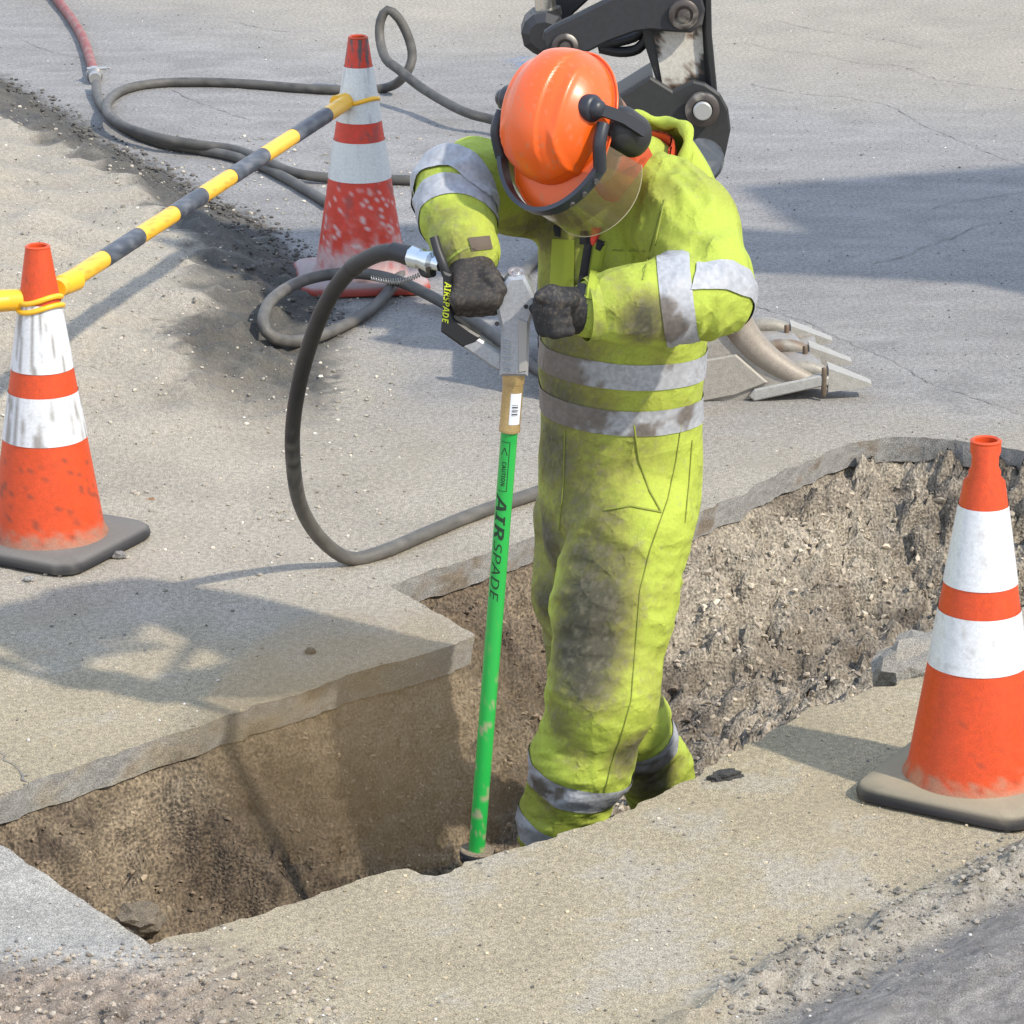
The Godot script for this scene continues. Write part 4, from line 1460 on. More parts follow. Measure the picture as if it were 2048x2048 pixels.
func add_worker() -> void:
	var lt := Vector3(0.8, 0, 0.6)
	var ft := Vector3(-0.6, 0, 0.8)
	var foot := dp(1110, 1850, 7.48)
	foot.y = -0.385
	var root := thing("person", "worker in dirty yellow-green coveralls and orange hard hat bending over a green air lance", "person", foot)
	body = Sdf.new()
	var S := body
	# trunk
	var st := [[1230, 1070, 7.63, 0.146, 0.122], [1241, 980, 7.63, 0.158, 0.134], [1243, 880, 7.63, 0.154, 0.132], [1242, 780, 7.625, 0.150, 0.132], [1244, 690, 7.62, 0.157, 0.136], [1254, 570, 7.62, 0.172, 0.136], [1260, 465, 7.63, 0.176, 0.118], [1262, 405, 7.635, 0.155, 0.095], [1264, 362, 7.635, 0.085, 0.075]]
	for k in st.size() - 1:
		var a: Array = st[k]
		var b: Array = st[k + 1]
		S.seg(0, dp(a[0], a[1], a[2]), dp(b[0], b[1], b[2]), a[3], a[4], b[3], b[4], lt)
	# left leg (towards the viewer) and right leg
	var lj := [[1262, 1050, 7.52, 0.122], [1226, 1210, 7.48, 0.112], [1205, 1385, 7.42, 0.100], [1165, 1520, 7.44, 0.088], [1122, 1645, 7.48, 0.073], [1110, 1755, 7.49, 0.070]]
	for k in lj.size() - 1: S.seg(1, dp(lj[k][0], lj[k][1], lj[k][2]), dp(lj[k + 1][0], lj[k + 1][1], lj[k + 1][2]), lj[k][3], lj[k][3], lj[k + 1][3], lj[k + 1][3])
	var rj := [[1175, 1040, 7.74, 0.108], [1168, 1180, 7.70, 0.094], [1190, 1310, 7.66, 0.084], [1262, 1440, 7.76, 0.068], [1312, 1545, 7.85, 0.064], [1330, 1630, 7.89, 0.063]]
	for k in rj.size() - 1: S.seg(2, dp(rj[k][0], rj[k][1], rj[k][2]), dp(rj[k + 1][0], rj[k + 1][1], rj[k + 1][2]), rj[k][3], rj[k][3], rj[k + 1][3], rj[k + 1][3])
	# left arm, right arm
	var la := [[1332, 408, 7.53, 0.090], [1374, 455, 7.45, 0.085], [1410, 545, 7.35, 0.073], [1418, 592, 7.29, 0.066], [1330, 604, 7.25, 0.066], [1262, 612, 7.23, 0.060], [1190, 618, 7.22, 0.053]]
	for k in la.size() - 1: S.seg(3, dp(la[k][0], la[k][1], la[k][2]), dp(la[k + 1][0], la[k + 1][1], la[k + 1][2]), la[k][3], la[k][3], la[k + 1][3], la[k + 1][3])
	var ra := [[1120, 392, 7.74, 0.088], [1035, 372, 7.67, 0.078], [950, 364, 7.54, 0.070], [910, 374, 7.48, 0.061], [913, 430, 7.42, 0.056], [931, 490, 7.35, 0.049], [939, 512, 7.33, 0.047]]
	for k in ra.size() - 1: S.seg(4, dp(ra[k][0], ra[k][1], ra[k][2]), dp(ra[k + 1][0], ra[k + 1][1], ra[k + 1][2]), ra[k][3], ra[k][3], ra[k + 1][3], ra[k + 1][3])
	S.kin = 0.045
	S.kout = 0.022
	# grime, placed on the suit's surface
	for q in [[1120, 700, 0.15, 1.0], [1105, 610, 0.11, 0.75], [1120, 790, 0.14, 1.1], [1180, 800, 0.09, 0.8], [1110, 900, 0.16, 0.95], [1170, 880, 0.11, 0.75], [1150, 1000, 0.15, 0.85], [1200, 940, 0.11, 0.7], [1100, 1080, 0.13, 1.1], [1200, 1060, 0.10, 0.8], [1190, 1130, 0.12, 1.05], [1185, 1200, 0.13, 1.2], [1170, 1290, 0.13, 1.25], [1165, 1350, 0.11, 1.1], [1120, 1440, 0.08, 0.8], [1095, 1200, 0.10, 1.0], [1220, 1260, 0.07, 0.7], [1290, 640, 0.075, 1.1], [1340, 650, 0.06, 0.9], [1240, 630, 0.06, 0.6], [1180, 600, 0.05, 0.6], [1300, 1560, 0.09, 1.0], [1260, 1500, 0.08, 1.0], [1350, 1530, 0.05, 0.5], [880, 450, 0.07, 0.6], [900, 500, 0.07, 0.8], [930, 520, 0.06, 0.8], [940, 350, 0.06, 0.45], [1080, 440, 0.12, 0.9], [1060, 470, 0.1, 1.0], [1270, 900, 0.07, 0.5], [1290, 860, 0.06, 0.5], [1090, 1580, 0.07, 0.7], [1150, 1500, 0.06, 0.6], [1220, 1420, 0.05, 0.5], [1220, 560, 0.06, 0.45], [1330, 720, 0.06, 0.35], [1370, 820, 0.05, 0.5], [1130, 540, 0.09, 0.75], [1200, 545, 0.07, 0.55], [1160, 470, 0.08, 0.7], [1255, 585, 0.05, 0.5], [1300, 480, 0.05, 0.3], [1320, 1180, 0.05, 0.3], [1290, 1340, 0.05, 0.3], [1250, 1000, 0.06, 0.45]]:
		var p := hit_body(q[0], q[1])
		if p != Vector3.ZERO: stains.append([p, q[2], q[3]])
	var nf := noise(21, 5.0, FastNoiseLite.TYPE_SIMPLEX_SMOOTH, 2)
	nf.fractal_type = FastNoiseLite.FRACTAL_RIDGED
	var knee_l := dp(1205, 1400, 7.40)
	var axes := [Vector3(0.1, 1, 0), (knee_l - dp(1262, 1050, 7.52)).normalized(), (dp(1330, 1630, 7.89) - dp(1190, 1310, 7.66)).normalized(), (dp(1190, 618, 7.22) - dp(1430, 592, 7.29)).normalized(), (dp(938, 512, 7.33) - dp(905, 370, 7.48)).normalized()]
	var spots := [[dp(1424, 575, 7.30), 0.16, 0.006], [dp(905, 385, 7.47), 0.15, 0.006], [dp(1140, 1560, 7.45), 0.16, 0.007], [dp(1205, 1390, 7.42), 0.12, 0.004], [dp(1290, 1500, 7.82), 0.15, 0.007], [dp(1240, 780, 7.62), 0.14, 0.004], [dp(1240, 1060, 7.55), 0.18, 0.005], [dp(1350, 430, 7.48), 0.16, 0.006], [dp(1030, 390, 7.68), 0.15, 0.006], [dp(1290, 520, 7.52), 0.2, 0.005], [dp(1150, 620, 7.5), 0.18, 0.004]]
	var disp := func(p: Vector3, sg: int) -> float:
		var ch := S.CH[sg]
		var ax: Vector3 = axes[ch]
		var along := p.dot(ax)
		var amp := 0.0050
		for s in spots:
			var d: float = p.distance_to(s[0])
			if d < s[1]: amp += s[2] * 1.5 * (1 - d / s[1])
		var q := p + ax * along * (1.6 if ch > 0 else -0.35)
		return amp * (nf.get_noise_3dv(q) + 0.35) + 0.0025 * n_mid.get_noise_3dv(p * 2.0)
	suit_disp = disp
	var bm := Mb.new()
	var chains := PackedInt32Array()
	nets(S, Vector3(-0.22, -0.33, -8.04), Vector3(0.62, 1.32, -7.05), 0.008, disp, bm, chains)
	var yel := Color(0.44, 0.53, 0.065)
	for k in bm.v.size():
		var p := bm.v[k]
		var f := 0.45 * n_fine.get_noise_3dv(p * 0.9) + 0.8 * n_fine.get_noise_3dv(p * 3.1)
		var m := n_mid.get_noise_3dv(p * 1.3)
		var b := n_big.get_noise_3dv(p * 4.0)
		var s := stain(p)
		if S.CH[chains[k]] == 2 and p.y > 0.0: s = maxf(s, 0.7)
		var c := yel * (1 + 0.06 * m)
		c = c.lerp(Color(0.31, 0.32, 0.055), ss(-0.15, 0.6, b + 0.6 * m + 0.2 * f) * 0.6)
		c = c.lerp(Color(0.24, 0.225, 0.055), clampf(ss(0.02, 0.75, s * 0.9 + 0.18 * f + 0.16 * m - 0.06), 0, 0.85))
		c = c.lerp(Color(0.07, 0.062, 0.048), clampf(ss(0.50, 1.15, s * 1.0 + 0.22 * f + 0.16 * m - 0.05), 0, 0.92))
		c = c.lerp(Color(0.34, 0.30, 0.2), clampf(ss(0.3, 0.55, f * 0.9 + s * 0.25 - 0.05), 0, 1) * 0.28)
		bm.c[k] = c
	# head and neck, joined to the same mesh
	var L := cv(0.75, -0.15, 0.60).normalized()
	var Fh := cv(-0.28, -0.95, 0.10)
	Fh = Fh.slide(L).normalized()
	var U := Fh.cross(L).normalized()
	var HC := dp(1121, 233, 7.37)
	var hd := Sdf.new()
	hd.kin = 0.03
	hd.kout = 0.02
	var sk := HC - U * 0.045 - Fh * 0.008
	hd.seg(0, sk - Fh * 0.02, sk + Fh * 0.02, 0.080, 0.088, 0.078, 0.086, L)
	hd.seg(0, sk - U * 0.05 + Fh * 0.02, sk - U * 0.10 + Fh * 0.05, 0.068, 0.066, 0.040, 0.036, L)
	hd.seg(0, sk - U * 0.035 + Fh * 0.088, sk - U * 0.062 + Fh * 0.104, 0.011, 0.011, 0.015, 0.014, L)      # nose
	hd.seg(0, sk - U * 0.088 + Fh * 0.082 - L * 0.018, sk - U * 0.088 + Fh * 0.082 + L * 0.018, 0.010, 0.008, 0.010, 0.008, U)      # lips
	for s in [-1.0, 1.0]:
		hd.seg(0, sk - U * 0.045 + L * s * 0.078 - Fh * 0.01, sk - U * 0.075 + L * s * 0.078 - Fh * 0.012, 0.010, 0.018, 0.008, 0.012, L)      # ear
		hd.seg(0, sk - U * 0.022 + Fh * 0.083 + L * s * 0.016, sk - U * 0.020 + Fh * 0.076 + L * s * 0.05, 0.010, 0.008, 0.009, 0.008, U)      # brow
	hd.seg(0, sk - U * 0.08 - Fh * 0.02, dp(1262, 375, 7.60), 0.056, 0.060, 0.066, 0.068, L)
	var hm := Mb.new()
	var hch := PackedInt32Array()
	nets(hd, sk - Vector3(0.2, 0.22, 0.2), sk + Vector3(0.22, 0.16, 0.18), 0.005, no_disp, hm, hch)
	var off := bm.v.size()
	for k in hm.v.size():
		var p := hm.v[k]
		var rel := p - sk
		var c := Color(0.30, 0.145, 0.095) * (1 + 0.15 * n_mid.get_noise_3dv(p * 3))
		for s in [-1.0, 1.0]:      # eyes
			if rel.distance_to(-U * 0.038 + Fh * 0.078 + L * s * 0.031) < 0.013: c = Color(0.05, 0.035, 0.03)
		if rel.distance_to(-U * 0.088 + Fh * 0.088) < 0.02: c = Color(0.33, 0.11, 0.09)
		if rel.dot(U) < -0.105 - 0.25 * maxf(0.0, rel.dot(Fh)): c = Color(0.55, 0.075, 0.02)      # orange undershirt collar
		if rel.dot(Fh) < 0.02 and rel.dot(U) > -0.06: c = Color(0.06, 0.045, 0.035)      # short dark hair under the hat
		bm.p(p, hm.n[k], c)
		chains.append(255)
	for k in hm.i: bm.i.append(k + off)
	var cloth := grained(vmat(0.85), tex_cloth, 1.7, 0.0)
	cloth.heightmap_enabled = true
	cloth.heightmap_texture = tex_fold
	cloth.heightmap_scale = 1.1
	part("body", bm, cloth, root)
	# reflective tapes
	var tape := grained(vmat(0.42), tex_wear, 1.7)
	tape.heightmap_enabled = true
	tape.heightmap_texture = tex_fold
	tape.heightmap_scale = 0.5
	tape.metallic = 0.0
	tape.roughness = 0.55
	var ll := dp(1165, 1500, 7.44) - dp(1116, 1670, 7.485)
	var rl := dp(1262, 1440, 7.76) - dp(1330, 1620, 7.89)
	var ua := dp(1392, 450, 7.43) - dp(1438, 590, 7.30)
	var rua := dp(1030, 372, 7.66) - dp(905, 370, 7.48)
	var rfa := dp(905, 370, 7.48) - dp(930, 490, 7.35)
	band(bm, chains, [0, 7], dp(1244, 712, 7.61), Vector3(0.04, 1, 0.0), 0.026, 0.3, "reflective_band", tape, root, 0.12)
	band(bm, chains, [0, 7], dp(1244, 800, 7.62), Vector3(0.03, 1, 0.02), 0.026, 0.3, "reflective_band", tape, root, 0.15)
	band(bm, chains, [8, 12], hit_body(1120, 1592), ll, 0.029, 0.2, "reflective_band", tape, root, -0.05)
	band(bm, chains, [8, 12], hit_body(1095, 1690), ll, 0.026, 0.2, "reflective_band", tape, root, -0.05)
	band(bm, chains, [15, 17], hit_body(1310, 1420), rl, 0.028, 0.18, "reflective_band", tape, root, 0.0)
	band(bm, chains, [15, 17], hit_body(1330, 1508), rl, 0.026, 0.18, "reflective_band", tape, root, 0.05)
	band(bm, chains, [18, 22], hit_body(1437, 548), ua, 0.029, 0.2, "reflective_band", tape, root, -0.15, 0.0045, [hit_body(1390, 545), Vector3(0.94, -0.34, 0)])
	band(bm, chains, [21, 23], hit_body(1352, 592), Vector3(1, 0.14, 0.05), 0.030, 0.2, "reflective_band", tape, root, 0.05)
	band(bm, chains, [24, 27], hit_body(955, 345), rua.normalized() + rfa.normalized() * 0.35, 0.026, 0.22, "reflective_band", tape, root, -0.05, 0.0055)
	band(bm, chains, [25, 28], hit_body(880, 372), rua.normalized() * 0.45 + rfa.normalized(), 0.024, 0.2, "reflective_band", tape, root, 0.0)
	# seams, pockets and front placket
	var seam := mat(Color(0.22, 0.25, 0.04), 0.9)
	stroke("seam", [[1362, 850], [1352, 920], [1335, 1000], [1300, 1100], [1280, 1180], [1270, 1300], [1262, 1400], [1240, 1480], [1222, 1530], [1205, 1600]], 0.0011, seam, root)
	stroke("seam", [[1130, 860], [1128, 960], [1118, 1060]], 0.0010, seam, root)
	stroke("seam", [[1384, 880], [1378, 960], [1370, 1045]], 0.0011, seam, root)
	stroke("pocket_edge", [[1268, 850], [1278, 920], [1298, 980], [1322, 1024]], 0.0022, seam, root)
	stroke("pocket_edge", [[1210, 1020], [1260, 1012], [1322, 1024]], 0.0022, seam, root)
	stroke("pleat", [[1310, 490], [1325, 420], [1330, 400]], 0.0022, seam, root)
	var ym := grained(mat(Color(0.44, 0.52, 0.05), 0.85), tex_cloth, 6.0, 0.06)
	var dk := mat(Color(0.018, 0.018, 0.022), 0.7)
	patch("chest_pocket", [[1105, 478], [1150, 480], [1148, 575], [1100, 575]], ym, root, 0.006)
	patch("placket", [[1172, 470], [1188, 470], [1170, 590], [1152, 590]], dk, root, 0.004)
	patch("placket_flap", [[1192, 478], [1214, 486], [1190, 600], [1172, 596]], ym, root, 0.009)
	patch("strap_buckle", [[1160, 462], [1176, 462], [1176, 490], [1160, 488]], dk, root, 0.008, 4)
	patch("strap_buckle", [[1196, 478], [1212, 484], [1206, 508], [1192, 502]], dk, root, 0.012, 4)
	patch("red_strap", [[1184, 455], [1204, 455], [1194, 492], [1180, 490]], mat(Color(0.45, 0.035, 0.02), 0.7), root, 0.007, 4)
	patch("chest_loop", [[1108, 450], [1122, 452], [1122, 475], [1110, 472]], dk, root, 0.006, 4)
	stroke("pocket_edge", [[1225, 500], [1290, 502]], 0.0018, seam, root)
	stroke("seam", [[1330, 400], [1318, 430], [1300, 500], [1285, 560]], 0.0011, seam, root)
	# orange shirt collar, then the hood lying open behind the neck
	var Cb := dp(1276, 376, 7.60)
	var upn := (Vector3(0, 1, 0) + ft * 0.30 - lt * 0.05).normalized()
	var hoodm := cloth
	for lay in 2:
		var mb := Mb.new()
		var sg := 64
		var rows := 12
		for k in rows + 1:
			var t := float(k) / rows
			for j in sg + 1:
				var w := float(j) / sg
				var ps := TAU * w if lay == 0 else lerpf(deg_to_rad(38), deg_to_rad(322), w)
				var back := 0.5 - 0.5 * cos(ps)      # 0 in front, 1 behind
				var dirr := ft * cos(ps) + lt * sin(ps)
				var r: float
				var h: float
				var col: Color
				if lay == 0:
					r = lerpf(0.098, 0.090, t) + 0.005 * sin(ps * 5 + 1) * t
					h = lerpf(-0.06, 0.050 + 0.060 * back, t)
					col = Color(0.66, 0.075, 0.018) * (1 + 0.2 * n_mid.get_noise_2d(ps * 2, t))
				else:
					var tip := ss(0.0, 0.28, w) * ss(1.0, 0.72, w)
					var fold := sin(t * PI)
					r = 0.104 + (0.040 * fold + 0.008 * t) * tip + 0.008 * sin(ps * 3.0 + 0.5) * t + 0.006 * sin(ps * 7.0) * fold
					h = lerpf(-0.075, 0.008 + 0.118 * pow(back, 1.1) * tip, t) + 0.008 * sin(ps * 5.0 + 2.0) * t
					col = yel * (1.0 + 0.12 * n_mid.get_noise_2d(ps, t))
				mb.p(Cb + dirr * r + upn * h, Vector3.UP, col)
		for k in rows + 1:
			for j in sg + 1:
				var a := k * (sg + 1) + j
				var du := mb.v[a + (1 if j < sg else 0)] - mb.v[a - (1 if j > 0 else 0)]
				var dv := mb.v[a + (sg + 1 if k < rows else 0)] - mb.v[a - (sg + 1 if k > 0 else 0)]
				var nn := du.cross(dv).normalized()
				if nn.dot(mb.v[a] - Cb - upn * upn.dot(mb.v[a] - Cb)) < 0: nn = -nn
				mb.n[a] = nn
		# second skin inside, so that the collar has thickness
		var ofs := mb.v.size()
		for k in ofs: mb.p(mb.v[k] - mb.n[k] * 0.007, -mb.n[k], mb.c[k])
		for k in rows:
			for j in sg:
				var a := k * (sg + 1) + j
				mb.q(a, a + 1, a + sg + 2, a + sg + 1)
				mb.q(ofs + a, ofs + a + 1, ofs + a + sg + 2, ofs + a + sg + 1)
		for j in sg:
			var a := rows * (sg + 1) + j
			mb.q(a, a + 1, ofs + a + 1, ofs + a)
		if lay == 1:      # thick rolled hem
			var hem := PackedVector3Array()
			var hr := []
			for j in sg + 1:
				hem.append(mb.v[rows * (sg + 1) + j] + upn * 0.004)
				var w := float(j) / sg
				hr.append(0.005 + 0.007 * ss(0.0, 0.25, w) * ss(1.0, 0.75, w) + 0.003 * sin(j * 0.9))
			tube(mb, hem, hr, 12, true, yel)
		part("shirt_collar" if lay == 0 else "hood", mb, hoodm, root)
	# cuffs
	for q in [[dp(1222, 617, 7.226), dp(1170, 620, 7.213), 0.0605], [dp(917, 462, 7.385), dp(943, 532, 7.315), 0.0555]]:
		var mb := Mb.new()
		var ax: Vector3 = q[1] - q[0]
		var pts := PackedVector3Array()
		var rad := []
		for k in 7:
			pts.append(q[0] + ax * (k / 6.0)); rad.append(q[2] + 0.002 * sin(k * 1.7))
		tube(mb, pts, rad, 30, false)
		for k in mb.v.size():
			var g := n_fine.get_noise_3dv(mb.v[k])
			mb.v[k] += mb.n[k] * 0.004 * n_mid.get_noise_3dv(mb.v[k] * 2.0)
			mb.c[k] = yel.lerp(Color(0.20, 0.19, 0.07), clampf(0.4 + 0.8 * g, 0, 0.85))
		part("cuff", mb, cloth, root)
	patch("cuff_label", [[936, 476], [978, 472], [984, 498], [944, 502]], mat(Color(0.10, 0.075, 0.055), 0.8), root, 0.012, 4)
	# gloves: palm and five bent fingers each
	var gm := grained(vmat(0.7), tex_grain, 8.0, 0.08)
	for hnd in 2:
		var g := Sdf.new()
		g.kin = 0.014
		g.kout = 0.009
		var w: Vector3
		if hnd == 0:      # right hand, over the grip
			w = dp(937, 520, 7.325)
			for k in 4:
				var x := 918.0 + 23.0 * k
				var kn := dp(x + 2, 563 + (4 if k == 3 else 0), 7.262)
				g.seg(0, w, kn, 0.041, 0.041, 0.018, 0.018)
				g.seg(1 + k, kn, dp(x, 598, 7.222), 0.0175, 0.0175, 0.0160, 0.0160)
				g.seg(1 + k, dp(x, 598, 7.222), dp(x - 1, 620 - absf(k - 1.4) * 3, 7.250), 0.0148, 0.0148, 0.0130, 0.0130)
				g.seg(1 + k, dp(x - 1, 620 - absf(k - 1.4) * 3, 7.252), dp(x + 1, 606, 7.285), 0.0118, 0.0118, 0.0105, 0.0105)
			g.seg(6, dp(955, 535, 7.30), dp(982, 553, 7.248), 0.021, 0.021, 0.0150, 0.0150)
			g.seg(6, dp(982, 553, 7.248), dp(1003, 580, 7.222), 0.0150, 0.0150, 0.0115, 0.0115)
		else:      # left hand, closed on the side grip
			w = dp(1176, 620, 7.215)
			for k in 4:
				var y := 594.0 + 20.0 * k
				var x := 1084.0 + absf(k - 1.2) * 5.0
				var kn := dp(x + 8, y - 2, 7.20)
				g.seg(0, w, kn, 0.044, 0.044, 0.020, 0.020)
				g.seg(1 + k, kn, dp(x - 4, y + 2, 7.165), 0.0155, 0.0155, 0.0140, 0.0140)
				g.seg(1 + k, dp(x - 4, y + 2, 7.165), dp(x + 16, y + 8, 7.137), 0.0140, 0.0140, 0.0125, 0.0125)
				g.seg(1 + k, dp(x + 16, y + 8, 7.137), dp(x + 46, y + 8, 7.142), 0.0125, 0.0125, 0.0110, 0.0110)
			g.seg(6, dp(1135, 600, 7.18), dp(1104, 588, 7.148), 0.022, 0.022, 0.0155, 0.0155)
			g.seg(6, dp(1104, 588, 7.148), dp(1080, 594, 7.135), 0.0155, 0.0155, 0.0120, 0.0120)
		var mb := Mb.new()
		var ch := PackedInt32Array()
		var cc := dp(945, 570, 7.27) if hnd == 0 else dp(1120, 630, 7.18)
		nets(g, cc - Vector3(0.115, 0.10, 0.10), cc + Vector3(0.115, 0.10, 0.10), 0.0038, no_disp, mb, ch)
		for k in mb.v.size():
			var p := mb.v[k]
			var f := n_fine.get_noise_3dv(p * 5.0)
			var m := n_mid.get_noise_3dv(p * 2.0)
			var c := Color(0.045, 0.038, 0.034) if hnd == 0 else Color(0.022, 0.022, 0.024)
			var sandy := ss(-0.1, 0.6, f + 0.5 * m) * 0.5
			if hnd == 1: sandy *= ss(-0.045, 0.02, p.y - cc.y)
			mb.c[k] = c.lerp(Color(0.22, 0.175, 0.13), sandy)
		part("glove", mb, gm, root)
	# boots
	for q in [[dp(1110, 1760, 7.49), 0.0], [dp(1332, 1640, 7.89), 0.04]]:
		var bt := Sdf.new()
		bt.kin = 0.03
		bt.kout = 0.02
		var a: Vector3 = q[0]
		var h := Vector3(a.x, -0.345, a.z)
		bt.seg(0, a, h + Vector3(0, 0.03, 0), 0.060, 0.060, 0.052, 0.050)
		bt.seg(0, h + Vector3(0, 0.015, 0), h + ft * 0.15 + Vector3(0, 0.0, 0), 0.050, 0.046, 0.048, 0.036, lt)
		var mb := Mb.new()
		var ch := PackedInt32Array()
		nets(bt, h - Vector3(0.2, 0.07, 0.2), h + Vector3(0.2, 0.25, 0.25), 0.008, no_disp, mb, ch)
		for k in mb.v.size(): mb.c[k] = Color(0.07, 0.055, 0.04) * (1 + 0.6 * n_mid.get_noise_3dv(mb.v[k] * 2))
		part("boot", mb, grained(vmat(0.8), tex_soil, 6.0, 0.1), root)
	add_helmet(root, HC, L, Fh, U)

func add_helmet(root: Node3D, HC: Vector3, L: Vector3, Fh: Vector3, U: Vector3) -> void:
	var mb := Mb.new()
	var seg := 96
	var rows := 48
	var shape := func(ph: float, th: float) -> Vector3:
		var cs := cos(th)
		var af := 0.135 if cos(ph) > 0 else 0.130
		var lat := cs * sin(ph) * 0.107
		var fore := cs * cos(ph) * af
		var d := 0.0
		var fb := fore / 0.14
		# raised crown panel and side ribs
		d += 0.0045 * ss(0.036, 0.028, absf(lat)) * ss(-0.95, -0.7, fb) * ss(0.85, 0.6, fb)
		var arc := 0.066 - 0.018 * fb * fb
		d += 0.0050 * exp(-pow((absf(lat) - arc) / 0.0065, 2)) * ss(-0.75, -0.45, fb) * ss(0.75, 0.35, fb)
		d += 0.0040 * exp(-pow((absf(lat) - 0.045 - 0.03 * fb) / 0.006, 2)) * ss(0.25, 0.45, fb) * ss(0.95, 0.75, fb)
		d -= 0.0030 * ss(0.16, 0.05, th) * ss(0.35, 0.7, fb)
		var s := 1.0 + d / 0.12
		return HC + (Fh * fore + L * lat) * s + U * (sin(th) * 0.112 * s)
	for k in rows + 1:
		var th := lerpf(-0.20, PI * 0.5, float(k) / rows)
		for j in seg + 1:
			var ph := TAU * j / seg
			var p: Vector3 = shape.call(ph, th)
			var e := 0.004
			var nn: Vector3 = (shape.call(ph + e, th) - p).cross(shape.call(ph, minf(th + e, 1.5707)) - p)
			var o := p - HC
			if nn.length_squared() < 1e-18: nn = U
			nn = nn.normalized()
			if nn.dot(o) < 0: nn = -nn
			mb.p(p, nn, Color(0.70, 0.098, 0.006))
	for k in rows:
		for j in seg:
			var a := k * (seg + 1) + j
			mb.q(a, a + 1, a + seg + 2, a + seg + 1)
	# peak and rain gutter
	var base := mb.v.size()
	var rim := []
	for k in 5:
		for j in seg + 1:
			var ph := TAU * j / seg
			var p: Vector3 = shape.call(ph, -0.17)
			var out := (p - HC).slide(U).normalized()
			var ext := 0.006 + 0.044 * pow(maxf(0, cos(ph)), 2.0)
			var t := k / 4.0
			var q := p + out * ext * t - U * (0.014 * t * t * maxf(0, cos(ph)) + 0.002 * t)
			mb.p(q, (U + out * 0.35).normalized(), Color(0.70, 0.098, 0.006))
			if k == 4: rim.append(q)
	for k in 4:
		for j in seg:
			var a := base + k * (seg + 1) + j
			mb.q(a, a + 1, a + seg + 2, a + seg + 1)
	tube(mb, PackedVector3Array(rim), 0.0026, 6, false, Color(0.70, 0.098, 0.006))
	for k in mb.v.size():      # scuffs and specks of dirt
		var g := n_fine.get_noise_3dv(mb.v[k] * 2.2)
		mb.c[k] = mb.c[k].lerp(Color(0.40, 0.16, 0.07), ss(0.38, 0.55, g + 0.2 * n_mid.get_noise_3dv(mb.v[k] * 4.0)) * 0.45)
	var hm := vmat(0.40)
	hm.clearcoat_enabled = true; hm.clearcoat = 0.2; hm.clearcoat_roughness = 0.22
	var helmet := part("hard_hat", mb, hm, root)
	helmet.set_meta("label", "glossy orange hard hat")
	var bl := mat(Color(0.018, 0.020, 0.026), 0.42)
	for s in [1.0, -1.0]:
		var kn: Vector3 = HC + L * s * 0.098 + U * 0.040 - Fh * 0.012
		var kf := frame(L * s, U, kn)
		kf.basis = Basis(kf.basis.x, kf.basis.z, -kf.basis.y)
		mb = Mb.new()
		lathe(mb, [Vector2(0.026, -0.012), Vector2(0.0265, 0.004), Vector2(0.024, 0.009), Vector2(0.0195, 0.011), Vector2(0.019, 0.016), Vector2(0.016, 0.023), Vector2(0.010, 0.027), Vector2(0.003, 0.028), Vector2(0, 0.028)], 32, kf)
		part("pivot_knob", mb, bl, helmet)
		mb = Mb.new()      # arm down to the ear cup
		var p0: Vector3 = kn + L * s * 0.018
		var p1: Vector3 = HC + L * s * 0.142 - U * 0.02 - Fh * 0.012
		var p2: Vector3 = HC + L * s * 0.150 - U * 0.065 - Fh * 0.008
		var pp := spline([p0, p0.lerp(p1, 0.6) + L * s * 0.01, p1, p2], 0.01)
		var us := []
		var os := []
		for k in pp.size():
			us.append(Fh); os.append((L * s + U * 0.25).normalized())
		strip(mb, pp, us, os, 0.022, 0.012)
		part("muff_arm", mb, bl, helmet)
		var em := Sdf.new()
		em.kin = 0.02
		em.kout = 0.01
		var ec: Vector3 = HC + L * s * 0.108 - U * 0.072 - Fh * 0.004
		em.seg(0, ec - U * 0.018, ec + U * 0.020, 0.042, 0.034, 0.044, 0.034, Fh)
		em.seg(1, ec - U * 0.014 - L * s * 0.024, ec + U * 0.016 - L * s * 0.024, 0.046, 0.016, 0.046, 0.016, Fh)
		mb = Mb.new()
		var ch := PackedInt32Array()
		nets(em, ec - Vector3.ONE * 0.09, ec + Vector3.ONE * 0.09, 0.004, no_disp, mb, ch)
		for k in mb.v.size(): mb.c[k] = Color(0.016, 0.016, 0.018)
		part("ear_cup", mb, vmat(0.5), helmet)
		mb = Mb.new()      # visor arm
		var v0: Vector3 = HC + L * s * 0.122 + U * 0.022 + Fh * 0.010
		var v1: Vector3 = HC + L * s * 0.124 + U * 0.020 + Fh * 0.048
		var v2: Vector3 = HC + L * s * 0.119 - U * 0.010 + Fh * 0.090
		tube(mb, spline([v0, v1, v2], 0.008), 0.0125, 12)
		part("visor_arm", mb, bl, helmet)
	# visor frame sweeping in front of the peak, then the clear shield
	mb = Mb.new()
	var path := PackedVector3Array()
	var ups := []
	var outs := []
	for k in 49:
		var ph := lerpf(deg_to_rad(62), deg_to_rad(-86), k / 48.0)
		var p := HC + Fh * cos(ph) * 0.184 + L * sin(ph) * 0.134 - U * 0.010
		path.append(p); ups.append(U); outs.append((Fh * cos(ph) / 0.19 + L * sin(ph) / 0.14).normalized())
	strip(mb, path, ups, outs, 0.026, 0.009)
	part("visor_frame", mb, mat(Color(0.022, 0.028, 0.042), 0.4), helmet)
	mb = Mb.new()
	var nc := 32
	var nr := 8
